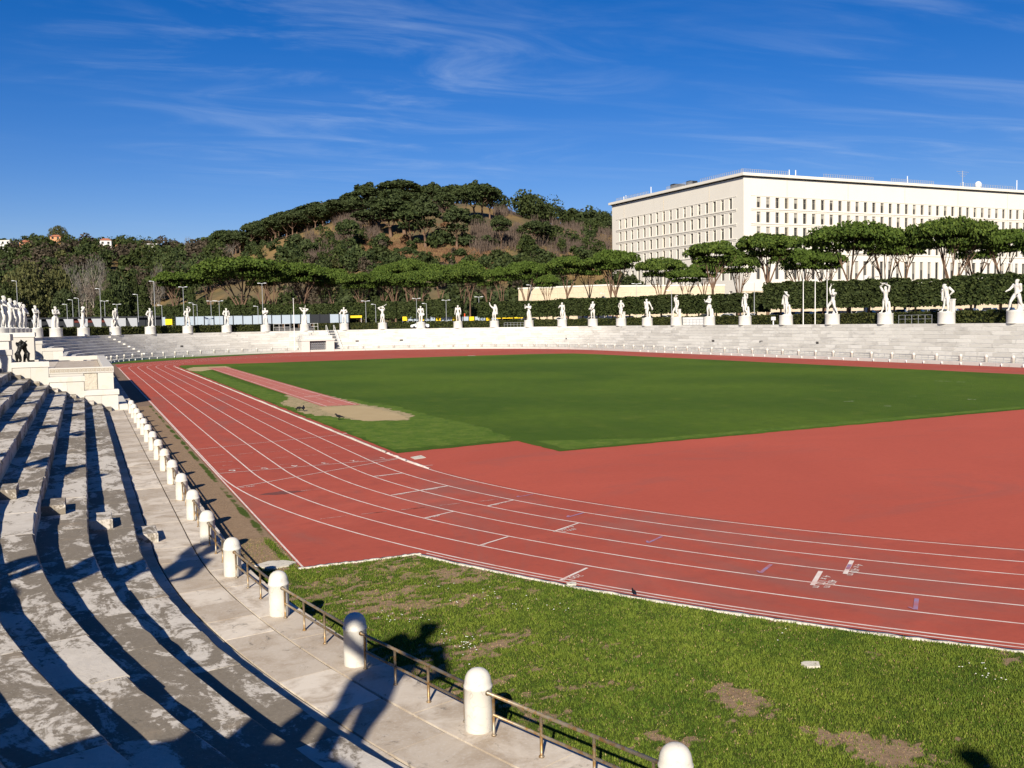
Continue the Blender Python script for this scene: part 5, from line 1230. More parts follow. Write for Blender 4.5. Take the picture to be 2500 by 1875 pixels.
# shrubs and evergreens on the slope
G6 = 'evergreen shrubs on the hill slope'
for u, v, w, h, q in [(610, 600, 170, 110, 0), (470, 640, 130, 130, 1), (390, 500, 80, 60, 0), (470, 470, 80, 60, 1), (640, 470, 120, 80, 1), (570, 470, 50, 40, 0), (960, 620, 80, 70, 0), (1105, 630, 40, 105, 2), (1085, 630, 30, 60, 2), (1155, 520, 90, 50, 1), (1215, 570, 50, 50, 0), (1180, 455, 130, 80, 1), (1060, 440, 130, 70, 1), (970, 450, 120, 60, 0), (1260, 350, 110, 70, 0), (1330, 450, 130, 60, 1), (1390, 600, 150, 110, 0), (1310, 610, 90, 80, 1), (1440, 550, 110, 60, 0),
                       (1590, 520, 120, 130, 0), (1650, 540, 130, 60, 1), (1770, 440, 110, 90, 0), (1830, 520, 50, 60, 1), (1720, 590, 160, 90, 0), (1550, 590, 140, 80, 1), (1850, 590, 160, 60, 0), (1990, 570, 120, 50, 0), (1620, 300, 130, 90, 3), (250, 640, 60, 60, 1), (330, 650, 80, 60, 3), (700, 640, 110, 60, 0), (850, 650, 110, 50, 1), (560, 640, 80, 60, 0), (1490, 640, 100, 70, 0), (640, 540, 60, 50, 1), (730, 570, 50, 40, 1), (800, 440, 90, 60, 4), (1020, 390, 90, 50, 4), (1370, 620, 70, 45, 4), (620, 660, 70, 50, 4), (1060, 360, 60, 40, 4), (150, 560, 150, 110, 1), (40, 600, 160, 120, 1), (300, 560, 90, 60, 0), (80, 500, 130, 80, 1)]:
    px = u8(u); d = hill_d(px, v8(v)); m = HR[q]; P = hill_at(px, d); sw = w/2.6976*d/F_PX/m[3]; s = h*1.1/2.6976*d/F_PX/m[2]
    r = plant('hill_shrub', m, P, rng.uniform(0, 6.28), s, ['dark green shrub on the ochre hill slope']*4 and ('russet shrub with dead leaves on the hill slope' if q == 4 else 'slim dark cypress on the ochre hill slope' if q == 2 else 'dark evergreen shrub on the ochre hill slope'), 'shrub', G6 if q not in (2, 4) else ('russet shrubs on the hill slope' if q == 4 else 'cypresses on the hill slope')); r.scale = (sw, sw, s)
HOUSES = [(148, 24, 790), (28, 40, 800), (268, 26, 780), (300, 14, 800), (342, 10, 770), (380, 30, 760), (436, 12, 740), (75, 26, 800)]
# the mass of far woodland: nobody could count it
def wood(name, n, region, kinds, label, mats, hrange, seed, leaf):
    rg = np.random.default_rng(seed); parts = {m: [] for m in mats}
    for i in range(n):
        px, d = region(rg)
        if px is None or any(abs(px-hx) < hw/2+5 and hd-75 < d < hd+8 for hx, hw, hd in HOUSES): continue
        P = hill_at(px, d); h = rg.uniform(*hrange); w = h*rg.uniform(.7, 1.15); m = mats[int(rg.choice(len(mats), p=kinds))]
        for c in range(6):
            o = np.array([rg.normal(0, w*.22), rg.normal(0, w*.22), h*(.30+.12*c)]); parts[m].append(clump(P+o, w*rg.uniform(.22, .36), 62, rg, leaf*rg.uniform(.7, 1.2), .85, -.8))
    V, F, mi, b = [], [], [], 0
    for k_, m in enumerate(mats):
        for v, f in parts[m]: V.append(v); F.append(f+b); b += len(v); mi.append(np.full(len(f), k_))
    me = np_mesh(name, np.concatenate(V), np.concatenate(F), [M[m] for m in mats], False, np.concatenate(mi)); o = mobj(name, me); tag(o, label, 'woodland', None, 'stuff')
wood('valley_woodland', 560, lambda rg: (rg.uniform(-150, 560), rg.uniform(430, 900)), [.40, .28, .04, .28], 'mixed dark woodland filling the valley behind the left statues', ['ilex_leaves', 'dark_pine_needles', 'olive_leaves', 'wood_brown'], (8, 15), 5, .60)
wood('slope_thicket', 230, lambda rg: ((lambda p, v: (None, 0) if (860 < p < 1330 and 560 < v < 655 and rg.random() < .82) else (p, hill_d(p, v)))(rg.uniform(480, 1480), rg.uniform(565, 680))), [.5, .4, .1], 'dark bushes scattered over the hill slope', ['ilex_leaves', 'dark_pine_needles', 'wood_brown'], (3, 8.5), 14, .36)
wood('foot_woodland', 230, lambda rg: (rg.uniform(150, 1600), rg.uniform(318, 372)), [.5, .3, .2], 'dark undergrowth along the foot of the hill', ['ilex_leaves', 'dark_pine_needles', 'wood_brown'], (5, 11), 6, .45)
wood('ridge_woodland', 130, lambda rg: ((lambda p: (p, float(np.interp(p, sx, sd))-rg.uniform(-20, 60)))(rg.choice([rg.uniform(-100, 430), rg.uniform(1280, 1520)]))), [.45, .45, .10], 'dark tree tops along the far ridge', ['ilex_leaves', 'dark_pine_needles', 'wood_brown'], (9, 16), 8, .55)
wood('grove_thicket', 210, lambda rg: ((lambda p: (p, float(np.interp(p, sx, sd))+rg.uniform(-25, 45)))(rg.choice([rg.uniform(470, 900), rg.uniform(480, 760), rg.uniform(850, 1240)]))), [.3, .6, .10], 'dark thicket under the pines along the hill crest', ['ilex_leaves', 'dark_pine_needles', 'wood_brown'], (6, 12), 9, .5)
def scrub(name, n, region, label, mat, hr, seed):
    rg = np.random.default_rng(seed); C, Hh = [], []
    for i in range(n):
        px, py = region(rg); d = hill_d(px, py)+rg.uniform(-8, 8); C.append(hill_at(px, d)); Hh.append(rg.uniform(*hr))
    C = np.repeat(np.array(C), 7, 0); Hh = np.repeat(np.array(Hh), 7); m = len(C); C = C+np.c_[rg.normal(0, .9, (m, 2)), np.zeros(m)]
    up = np.c_[rg.normal(0, .16, (m, 2)), np.ones(m)]*Hh[:, None]; sd_ = np.c_[rg.normal(0, 1, (m, 2)), np.zeros(m)]; sd_ /= np.linalg.norm(sd_, axis=1)[:, None]; w = .055+.10*rg.random((m, 1))
    V = np.stack([C-sd_*w, C+sd_*w, C+up+sd_*w*.5, C+up-sd_*w*.5], 1).reshape(-1, 3)
    tag(mobj(name, np_mesh(name, V, np.arange(4*m).reshape(m, 4), [M[mat]])), label, 'scrub', None, 'stuff')
def in_poly(rg, boxes):
    b = boxes[int(rg.integers(len(boxes)))]; return u8(rg.uniform(b[0], b[1])), v8(rg.uniform(b[2], b[3]))
scrub('bare_scrub', 2600, lambda rg: in_poly(rg, [(1620, 2140, 330, 560), (1760, 2140, 330, 540), (1230, 1560, 370, 480), (1380, 1560, 190, 300), (1020, 1060, 180, 270), (150, 420, 440, 640), (330, 620, 300, 430)]), 'leafless brown scrub covering parts of the hill', 'bare_twigs', (2.6, 5.5), 11)
scrub('dry_grass_tufts', 2600, lambda rg: in_poly(rg, [(450, 1500, 330, 620), (700, 1350, 450, 620), (430, 800, 420, 640)]), 'ochre dry grass tufts on the open hill slope', 'dry_leaves', (.5, 1.3), 12)
# pale bare trunks at the left of the hill
for i, (u, vb, vt) in enumerate([(1560, 585, 500), (1590, 570, 480), (1640, 430, 330), (1700, 420, 330), (1730, 425, 325), (1300, 560, 470), (1360, 520, 440), (1790, 430, 340), (1820, 430, 335), (1250, 545, 470), (1420, 540, 460), (1480, 540, 450)]):
    px = u7(u); d = hill_d(px, v7(vb)) if px > 470 else 560; P = hill_at(px, d); q = i % 3; HH, WW = [(13, 10), (11, 9), (14, 8)][q]; s = (vb-vt)/2.765*d/F_PX/HH*1.3
    plant('bare_tree', BARE[q], P, rng.uniform(0, 6), s, 'slender leafless pale tree on the hill flank', 'tree', 'leafless pale trees on the hill flank')

# houses among the trees of the far ridge
def house(px, py, w_px, h_px, d, wall, roof, label, rz):
    P = gp(px, d); z0 = 5.64+(hz(px)-py)*d/F_PX; w = w_px*d/F_PX; h = h_px*d/F_PX; D = w*.7; r = math.atan2(FW[1], FW[0])-math.pi/2+rz
    root = empty('house', (P[0], P[1], z0-8), r); tag(root, label, 'house')
    MB().box(-w/2, w/2, -D/2, D/2, 0, 8+h).obj('wall', M[wall], root)
    if roof: MB().add([(-w/2-.5, -D/2-.5, 8+h), (w/2+.5, -D/2-.5, 8+h), (w/2+.5, D/2+.5, 8+h), (-w/2-.5, D/2+.5, 8+h), (-w*.2, 0, 8+h+D*.3), (w*.2, 0, 8+h+D*.3)], [(0, 1, 5, 4), (1, 2, 5), (2, 3, 4, 5), (3, 0, 4), (3, 2, 1, 0)]).obj('roof', M['roof_tile'], root)
    else: MB().box(-w/2-.3, w/2+.3, -D/2-.3, D/2+.3, 8+h+.003, 8+h+.6).obj('roof', M[wall], root)
    n = max(2, int(w/4))
    for k_ in range(n):
        for zz_ in range(max(1, int(h/3.3))):
            MB().box(-w/2+(k_+.3)*w/n, -w/2+(k_+.7)*w/n, -D/2-.06, -D/2+.1, 8+.8+zz_*3.3, 8+2.6+zz_*3.3).obj('window', M['window_glass'], root)
for a in [(148, 588, 24, 8, 790, 'house_wall_orange', True, 'orange house with a tiled roof under a pale tree on the ridge', .2), (28, 600, 40, 9, 800, 'house_wall_white', False, 'white flat-roofed house at the left end of the ridge', -.2), (268, 600, 26, 11, 780, 'house_wall_white', True, 'white house half hidden by ridge trees', .3), (300, 596, 14, 6, 800, 'house_wall_orange', True, 'small tan house beside the white ridge house', 0),
          (342, 604, 10, 7, 770, 'house_wall_orange', True, 'narrow orange house amid ridge pines', .1), (380, 611, 30, 12, 760, 'house_wall_white', False, 'white stepped apartment block on the ridge', .2), (436, 614, 12, 5, 740, 'house_wall_orange', True, 'small red house near the dip of the ridge', -.1), (75, 600, 26, 7, 800, 'house_wall_orange', True, 'rust-coloured house left of the pale ridge tree', .1)]: house(*a)
tree_px(OAK[0], 17, 17, 153, 552, 42, 800, 'eucalyptus_tree', 'pale feathery tree rising above the orange ridge house', 'tree', None, gz=5.64+(hz(153)-592)*800/F_PX)

# ------------------------------------------------------------------ office building
A = at_depth(1816, hz(1816), 311); B = at_depth(1497, hz(1497), 384)
A2 = np.array([A[0], A[1]]); dl = np.array([B[0], B[1]])-A2; LEN_L = np.linalg.norm(dl); dl /= LEN_L; dr = np.array([-dl[1], dl[0]])
if dr @ (gp(2500, 375)-A2) < 0: dr = -dr
LEN_R = 175.0
bld = empty('office_building', (A2[0], A2[1], GZ), 0); tag(bld, 'huge cream stone office block with rows of narrow windows', 'building')
ZT_ = 46.2                    # wall height above the ground here
def face_t(px, d):           # distance along a face where a pixel column meets it
    r = ray(px, hz(px)); M2 = np.array([[r[0], -d[0]], [r[1], -d[1]]]); return np.linalg.solve(M2, A2-CAM[:2])[1]
lt = [face_t(u6(u), dl) for u in (704, 141)]; rt_ = [face_t(u6(u), dr) for u in (847, 2205)]
colsL = list(np.linspace(lt[0], lt[1], 17)); stepR = (rt_[1]-rt_[0])/33; colsR = [rt_[0]+stepR*k for k in range(46) if rt_[0]+stepR*k < LEN_R-4]
ROWS = [(36.55, 40.0), (31.75, 35.2), (26.95, 30.4), (22.15, 25.6)]
def facade(d, L, cols, win_w, nm, low_rows):
    nrm = np.array([d[1], -d[0]]); 
    if nrm @ (CAM[:2]-A2) < 0: nrm = -nrm
    def P(s, z, o=0.0): q = d*s+nrm*o; return (q[0], q[1], z)
    # wall as a grid of faces with the openings left out, plus reveals
    rows = sorted(ROWS+low_rows); xs = [0.0]; 
    for c in cols: xs += [c-win_w/2, c+win_w/2]
    xs.append(L); zs = [0.0]
    for a, b in rows: zs += [a, b]
    zs.append(ZT_); mb = MB(); DEP = -.5
    for i in range(len(xs)-1):
        for j in range(len(zs)-1):
            hole = (i % 2 == 1) and (j % 2 == 1)
            x0, x1, z0, z1 = xs[i], xs[i+1], zs[j], zs[j+1]
            if not hole: mb.add([P(x0, z0), P(x1, z0), P(x1, z1), P(x0, z1)], [(0, 1, 2, 3)])
            else:
                f = [P(x0, z0), P(x1, z0), P(x1, z1), P(x0, z1)]; g = [P(x0, z0, DEP), P(x1, z0, DEP), P(x1, z1, DEP), P(x0, z1, DEP)]
                mb.add(f+g, [(0, 1, 5, 4), (1, 2, 6, 5), (2, 3, 7, 6), (3, 0, 4, 7)])
    w = mb.obj(nm, M['travertine'], bld)
    wm = {}
    ang = math.atan2(d[1], d[0]); flip = nrm @ np.array([-d[1], d[0]]) > 0
    for (a, b) in rows:
        h = b-a; key = round(h, 2)
        if key not in wm:
            sgn = 1 if flip else -1; m1 = MB(); m1.add([(-win_w/2, 0, 0), (win_w/2, 0, 0), (win_w/2, 0, h), (-win_w/2, 0, h)], [(0, 1, 2, 3)])
            fr = MB(); t = .07
            fr.box(-win_w/2, -win_w/2+t, 0, sgn*.08, 0, h) if sgn > 0 else fr.box(-win_w/2, -win_w/2+t, -.08, 0, 0, h)
            y0, y1 = (0, .08) if sgn > 0 else (-.08, 0)
            fr.box(win_w/2-t, win_w/2, y0, y1, 0, h); fr.box(-.03, .03, y0, y1, 0, h); fr.box(-win_w/2, win_w/2, y0, y1, h*.62, h*.62+.06)
            bl = [MB().box(-win_w/2+t, win_w/2-t, y0*.4+(0 if sgn > 0 else -.0)+sgn*.01, y0*.4+sgn*.04+(0), h*fq, h).mesh('blind', [M['window_blind']]) if False else None for fq in (0,)]
            blinds = []
            for fq in (.35, .55, .75):
                q0, q1 = sorted((sgn*.012, sgn*.045)); blinds.append(MB().box(-win_w/2+t, win_w/2-t, q0, q1, h*fq, h-.02).mesh('blind', [M['window_blind']]))
            wm[key] = (m1.mesh('pane', [M['window_glass']]), fr.mesh('frame', [M['window_blind']]), blinds)
        pane, fram, blinds = wm[key]
        for c in cols:
            q = d*c+nrm*(DEP+.02); o = mobj('window', pane, bld, (q[0], q[1], a), ang); mobj('frame', fram, o)
            if rng.random() < .5: mobj('blind', blinds[int(rng.integers(3))], o)
    # sills, string courses, shallow pilaster strips round each bay
    sg = MB()
    def bar(s0, s1, z0, z1, o0, o1):
        V = [P(s0, z0, o0), P(s1, z0, o0), P(s1, z0, o1), P(s0, z0, o1), P(s0, z1, o0), P(s1, z1, o0), P(s1, z1, o1), P(s0, z1, o1)]
        sg.add(V, [(0, 1, 2, 3), (4, 5, 6, 7), (0, 1, 5, 4), (1, 2, 6, 5), (2, 3, 7, 6), (3, 0, 4, 7)])
    first, last = cols[0]-1.9*win_w, cols[-1]+1.9*win_w
    for a, b in ROWS:
        bar(first, last, a-.55, a-.25, .002, .20); bar(first, last, b+.28, b+.45, .002, .12)
        for c in cols:
            bar(c-win_w/2-.20, c-win_w/2-.003, a-.2, b+.2, .002, .09); bar(c+win_w/2+.003, c+win_w/2+.20, a-.2, b+.2, .002, .09)
    sg.obj('moulding', M['travertine'], bld)
    for s in np.arange(18, L-5, 27):
        sg = MB(); bar(s, s+.14, 2, ZT_-.3, .002, .05); sg.obj('panel_joint', M['rough_travertine'], bld)
    return P
facade(dl, LEN_L, colsL, 1.65, 'wall', [(13.2, 19.6), (5.0, 9.5)]); facade(dr, LEN_R, colsR, 1.65, 'wall', [(13.2, 19.6), (5.0, 9.5)])
C4 = [np.zeros(2), dl*LEN_L, dl*LEN_L+dr*LEN_R, dr*LEN_R]
def slab(name, off, z0, z1, mat):
    c = [p + (dl*(-off if k in (0, 3) else off)) + (dr*(-off if k in (0, 1) else off)) for k, p in enumerate(C4)]
    MB().add([(p[0], p[1], z0) for p in c]+[(p[0], p[1], z1) for p in c], [(3, 2, 1, 0), (4, 5, 6, 7), (0, 1, 5, 4), (1, 2, 6, 5), (2, 3, 7, 6), (3, 0, 4, 7)]).obj(name, M[mat], bld)
slab('roof', -.1, ZT_-.2, ZT_+.02, 'travertine'); slab('cornice_shade_band', .25, ZT_+.03, ZT_+.35, 'dark_panel'); slab('cornice', 1.05, ZT_+.36, ZT_+1.25, 'travertine')  # the dark middle slab is coloured as the shade under the cornice
for a, b in ((1, 2), (2, 3)):
    MB().add([(C4[a][0], C4[a][1], 0), (C4[b][0], C4[b][1], 0), (C4[b][0], C4[b][1], ZT_), (C4[a][0], C4[a][1], ZT_)], [(0, 1, 2, 3)]).obj('wall', M['travertine'], bld)
# railings and plant on the roof
def rail_run(p, q, z0, h, n, mbx):
    for k in range(n+1):
        c = p+(q-p)*k/n; mbx.box(c[0]-.05, c[0]+.05, c[1]-.05, c[1]+.05, z0, z0+h)
    for zz_ in (.5, 1): mbx.tube([(p[0], p[1], z0+h*zz_), ((p[0]+q[0])/2, (p[1]+q[1])/2, z0+h*zz_), (q[0], q[1], z0+h*zz_)], .045, 4)
for a0, a1 in ((.02, .30), (.36, .55), (.70, .98)): rl = MB(); rail_run(dl*LEN_L*a0+dr*1.0, dl*LEN_L*a1+dr*1.0, ZT_+1.25, 1.5, 22, rl); rl.obj('roof_railing', M['lamp_grey'], bld)
for a0, a1 in ((.0, .11), (.2, .33), (.38, .5), (.58, .75)): rl = MB(); rail_run(dr*LEN_R*a0+dl*1.0, dr*LEN_R*a1+dl*1.0, ZT_+1.25, 1.5, 22, rl); rl.obj('roof_railing', M['lamp_grey'], bld)
def roof_pt(px, d_, off): s = face_t(px, d_); q = d_*s+(dl if d_ is dr else dr)*off; return q
q = roof_pt(u6(2038), dr, 6); dm = MB(); ellipsoid(dm, (q[0], q[1], ZT_+3.4), (1.5, 1.1, 1.5), None, 14, 10); dm.tube([(q[0], q[1], ZT_+1.2), (q[0], q[1], ZT_+3)], .2, 6); dm.obj('satellite_dish', M['lamp_head'], bld, True)
q = roof_pt(u6(1945), dr, 5); an = MB(); an.tube([(q[0], q[1], ZT_+1.2), (q[0], q[1], ZT_+8.2)], .10, 5)
for z, w in ((7.8, 3.2), (7.0, 2.2), (6.2, 1.4)): an.tube([(q[0]-dr[0]*w, q[1]-dr[1]*w, ZT_+z), (q[0], q[1], ZT_+z), (q[0]+dr[0]*w, q[1]+dr[1]*w, ZT_+z)], .06, 4)
an.obj('antenna', M['lamp_grey'], bld)
for px, d_, h in [(u6(1035), dr, 2.6), (u6(1068), dr, 2.6), (u6(1640), dr, 3.2), (u6(1925), dr, 2.4), (u6(2200), dr, 4.5), (u6(138), dl, 2.4), (u6(127), dl, 2.2), (u6(265), dl, 3.4)]:
    q = roof_pt(px, d_, 3); mb = MB().tube([(q[0], q[1], ZT_+1.2), (q[0], q[1], ZT_+1.2+h)], .16, 6); mb.obj('chimney_pipe', M['lamp_head'], bld)
for u, w in ((390, 5), (460, 3.2)):
    q = roof_pt(u6(u), dl, 4); MB().box(q[0]-w/2, q[0]+w/2, q[1]-1.2, q[1]+1.2, ZT_+1.2, ZT_+3.4).obj('roof_unit', M['dark_panel'], bld)

# stone terrace wall left of and before the building, in courses of blocks
tw = empty('terrace_wall', (gp(1269, 318)[0], gp(1269, 318)[1], GZ)); tag(tw, 'long cream travertine terrace wall beneath the office building', 'wall')
def twall(p, q, h, nb, nc):
    d = q-p; L = np.linalg.norm(d); d /= L; o = p-np.array(tw.location[:2]); hh = h/nc
    for c in range(nc):
        for k_ in range(nb):
            x0, x1 = k_*L/nb+(L/nb*.5 if c % 2 else 0), (k_+1)*L/nb+(L/nb*.5 if c % 2 else 0); x1 = min(x1, L)
            if x1-x0 < .3: continue
            jj = rng.normal(0, .02); MB().box(x0+.02, x1-.02, -.6+jj, .6, c*hh+.01, (c+1)*hh-.01, 0).obj('stone_block', M['rough_travertine'], tw, loc=(o[0], o[1], 0), rz=math.atan2(d[1], d[0]))
    MB().box(-.1, L+.1, -.7, .7, h+.003, h+.5).obj('coping', M['travertine'], tw, loc=(o[0], o[1], 0), rz=math.atan2(d[1], d[0]))
    MB().box(0, L, -.5, .55, 0, h-.05).obj('wall_core', M['rough_travertine'], tw, loc=(o[0], o[1], 0), rz=math.atan2(d[1], d[0]))
twall(gp(1269, 318), gp(1492, 300), 11.4, 9, 6); twall(gp(1492, 300), A2-dr*0-(np.array([dl[1], -dl[0]]) if (np.array([dl[1], -dl[0]])@(CAM[:2]-A2) < 0) else np.array([dl[1], -dl[0]]))*0+dr*-8, 11.0, 6, 6)
twall(A2-dl*9-dr*8, A2-dl*9+dr*120, 9.0, 16, 5)

# ------------------------------------------------------------------ street lamps, masts, fences, signs
def lamp(px, py, d, heads, label, group, gz=GZ):
    P = gp(px, d); H = 5.64+(hz(px)-py)*d/F_PX-gz; rz = math.atan2(FW[1], FW[0])-math.pi/2
    root = empty('street_lamp', (P[0], P[1], gz), rz); tag(root, label, 'street lamp', group)
    MB().tube([(0, 0, 0), (0, 0, H*.5), (0, 0, H)], [.085, .065, .05], 6).obj('pole', M['lamp_grey'], root)
    for k_ in range(heads):
        a = {1: [-1], 2: [-1, 1], 4: [-1, 1, -.45, .45]}[heads][k_]
        mb = MB().tube([(0, 0, H-.1), (a*.5, 0, H+.02), (a*.7, 0, H+.03)], .04, 5); mb.box(min(a*.5, a*1.1), max(a*.5, a*1.1), -.16, .16, H-.03, H+.09, 0, .03); mb.obj('lamp_head', M['lamp_head'], root)
GL = 'street lamps beyond the far hedge'
for px, py, d, h in [(46, 686, 232, 1), (166, 743, 235, 1), (180, 732, 240, 1), (195, 728, 238, 1), (248, 705, 236, 1), (258, 735, 245, 2), (288, 743, 250, 2), (339, 719, 236, 1), (380, 687, 232, 1), (397, 745, 236, 1), (473.6, 739.5, 240, 1), (483, 744, 244, 1), (631, 747.6, 238, 1), (918, 743, 240, 1), (1042, 741, 238, 1), (517, 735, 250, 2), (537, 735, 246, 2), (450.5, 701, 236, 2), (643, 692, 238, 2), (894, 735, 240, 2), (1090, 733, 245, 2), (1170, 725, 240, 2), (1018, 729, 246, 2), (1297.5, 696, 232, 1), (1554.6, 693, 215, 2), (1640, 709.5, 186, 1), (1841.6, 690.5, 172, 1), (2130.5, 677, 180, 2), (2469.6, 643, 150, 1), (1476, 716, 222, 1)]:
    lamp(px, py, d, h, 'grey street lamp with %s beyond the hedges' % ('a single head' if h == 1 else 'a pair of heads'), GL+(' (single)' if h == 1 else ' (double)'))
def mast(px, py, d, gz, label, group, r=.055):
    P = gp(px, d); H = 5.64+(hz(px)-py)*d/F_PX-gz; root = empty('flagpole', (P[0], P[1], gz)); tag(root, label, 'flagpole', group)
    MB().tube([(0, 0, 0), (0, 0, H*.5), (0, 0, H)], [r*1.3, r*1.1, r*.7], 7).obj('pole', M['white_paint'], root); mb = MB(); ellipsoid(mb, (0, 0, H), (r*1.4,)*3, None, 8, 6); mb.obj('finial', M['white_paint'], root, True)
for px in (1961, 1990): P = hit_R(px, 780, 54.4); mast(px, 665, float((P-CAM)@FW), RIM, 'slim white flagpole on the rim between two statues', 'flagpoles on the rim')
mast(2019, 666, 152, GZ, 'slim white flagpole rising behind the low hedge', None)
Pg = hit_R(720, 857, RE+.2); mast(718, 729, float((Pg-CAM)@FW), 0.0, 'tall white mast with lamps in front of the far portal', None, .07)
bpy.data.objects[-1] if False else None
P = gp(2114, 165); root = empty('banner_post', (P[0], P[1], GZ)); tag(root, 'thick white post with a dark side strip in the car park', 'post'); MB().box(-.35, .1, -.2, .2, 0, 7.6, 0, .03).obj('post', M['white_paint'], root); MB().box(.103, .45, -.2, .2, 0, 7.2, 0, .03).obj('dark_strip', M['dark_panel'], root)
P = gp(2219, 162); root = empty('road_sign', (P[0], P[1], GZ), -.4); tag(root, 'triangular white road sign on a tall pole behind the hedge', 'sign'); MB().tube([(0, 0, 0), (0, 0, 2.5), (0, 0, 5.8)], .06, 6).obj('pole', M['lamp_grey'], root); MB().add([(-.75, -.03, 5.4), (.75, -.03, 5.4), (0, -.03, 6.7), (-.75, .03, 5.4), (.75, .03, 5.4), (0, .03, 6.7)], [(0, 1, 2), (5, 4, 3), (0, 3, 4, 1), (1, 4, 5, 2), (2, 5, 3, 0)]).obj('plate', M['lamp_head'], root)

# boarded fence, coloured barriers and banners seen above the low hedge
fence = empty('board_fence', (*gp(335, 250), GZ)); tag(fence, 'pale blue-white boarded fence behind the far low hedge', 'fence')
fo = np.array(fence.location[:2]); f_xs = np.linspace(335, 852, 23)
for i in range(22):
    if i in (3,): continue
    p, q = gp(f_xs[i]+1.2, 250), gp(f_xs[i+1]-1.2, 250); c = (p+q)/2-fo; w = np.linalg.norm(q-p); rz = math.atan2((q-p)[1], (q-p)[0])
    MB().box(-w/2, w/2, -.04, .04, 1.2, 3.45+rng.normal(0, .04)).obj('panel', M['dark_panel'] if i in (18, 19) else M['fence_white'], fence, loc=(c[0], c[1], 0), rz=rz)
for i in range(23):
    p = gp(f_xs[i], 250)-fo; MB().box(-.12, .12, -.1, .1, 0, 3.75).obj('post', M['dark_panel'], fence, loc=(p[0], p[1], 0))
def board(px0, px1, y0, y1, d, mat, name, label, cat, group=None):
    p, q = gp(px0, d), gp(px1, d); c = (p+q)/2; w = np.linalg.norm(q-p); zt = 5.64+(hz((px0+px1)/2)-y0)*d/F_PX; zb = 5.64+(hz((px0+px1)/2)-y1)*d/F_PX
    root = empty(name, (c[0], c[1], GZ), math.atan2((q-p)[1], (q-p)[0])); tag(root, label, cat, group)
    MB().box(-w/2, w/2, -.05, .05, zb-GZ, zt-GZ).obj('board', M[mat], root)
    for s in (-1, 1): MB().box(s*w*.45-.05, s*w*.45+.05, .052, .15, 0, zt-GZ-.05).obj('post', M['lamp_grey'], root)
board(404, 421, 779, 793, 249, 'yellow_paint', 'yellow_board', 'yellow board set into the pale boarded fence', 'board')
board(848, 884, 770.5, 776, 251, 'yellow_paint', 'yellow_barrier', 'short yellow barrier behind the striding batter', 'barrier')
board(981, 1003, 768.5, 777, 252, 'green_banner', 'green_banner', 'green banner on the far fence', 'banner')
board(1045, 1067, 766.5, 774.5, 252, 'red_banner', 'red_banner', 'orange-red banner right of the green banner', 'banner')
board(1118, 1136, 765.5, 773.5, 252, 'red_banner', 'red_banner', 'orange-red banner behind the upright athlete', 'banner')
board(1188.5, 1203, 765, 773, 252, 'red_banner', 'red_banner', 'orange-red banner beside the greeting athlete', 'banner')
board(1212, 1277, 770.5, 777.5, 249, 'yellow_paint', 'yellow_barrier', 'long yellow barrier right of the greeting athlete', 'barrier')
for i in range(17):
    x = 983+i*13.6; board(x, x+11.5, 773, 783, 250, 'fence_white' if i % 3 else 'yellow_paint', 'site_barrier', 'low %s barrier panel below the banners' % ('white' if i % 3 else 'yellow'), 'barrier', 'low barrier panels below the banners (%s)' % ('white' if i % 3 else 'yellow'))
# concrete fins of a small stand behind the left statues
fin = empty('concrete_stand', (*gp(230, 228), GZ)); tag(fin, 'dark low stand carried by pale slanted concrete fins', 'stand'); o0 = np.array(fin.location[:2])
p, q = gp(40, 236), gp(395, 240); c = (p+q)/2-o0; w = np.linalg.norm(q-p); rz = math.atan2((q-p)[1], (q-p)[0])
MB().box(-w/2, w/2, -.2, .4, 0, 3.3).obj('dark_wall', M['dark_panel'], fin, loc=(c[0], c[1], 0), rz=rz); MB().box(-w/2, w/2, -1.2, .5, 3.303, 3.7).obj('roof_edge', M['dark_panel'], fin, loc=(c[0], c[1], 0), rz=rz)
MB().box(-w*.1, w*.25, -.35, -.21, 2.3, 3.1).obj('red_board', plain('dull_red', (.10, .025, .02), .8), fin, loc=(c[0], c[1], 0), rz=rz)
for px in (92, 128, 170, 205, 238, 268, 298, 326):
    p = gp(px, 234)-o0; MB().add([(-.15, 1.5, 0), (.9, 1.5, 0), (.9, 1.5, 3.2), (-1.3, 1.5, 3.2), (-.15, 1.2, 0), (.9, 1.2, 0), (.9, 1.2, 3.2), (-1.3, 1.2, 3.2)], [(3, 2, 1, 0), (4, 5, 6, 7), (0, 1, 5, 4), (1, 2, 6, 5), (2, 3, 7, 6), (3, 0, 4, 7)]).obj('fin', M['lamp_grey'], fin, loc=(p[0], p[1]-1.5, 0), rz=0.0)

# short barriers on the rim
def rim_rail(px0, px1, R, n, mat, label, hgt=1.1, double=False):
    P, Q = hit_R(px0, 795, R)[:2], hit_R(px1, 795, R)[:2]; d = Q-P; L = np.linalg.norm(d); root = empty('rim_railing', (P[0], P[1], RIM), math.atan2(d[1], d[0])); tag(root, label, 'railing')
    for z in (hgt, hgt*.55): MB().tube([(0, 0, z), (L/2, 0, z), (L, 0, z)], .028, 6).obj('bar', M[mat], root)
    for k_ in range(n): MB().tube([(L*k_/(n-1), 0, 0), (L*k_/(n-1), 0, hgt*.5), (L*k_/(n-1), 0, hgt)], .03, 6).obj('post', M[mat], root)
    return root, L
rim_rail(2194, 2275, 53.6, 6, 'grey_steel', 'grey tube railing on the rim beside the bowing athlete', 1.15)
rim_rail(1231, 1279, 53.6, 7, 'grey_steel', 'grey tube railing on the rim beside the boxer', 1.0)
rim_rail(1667, 1717, 53.5, 7, 'grey_steel', 'grey tube railing before a white gate on the rim', 1.0)
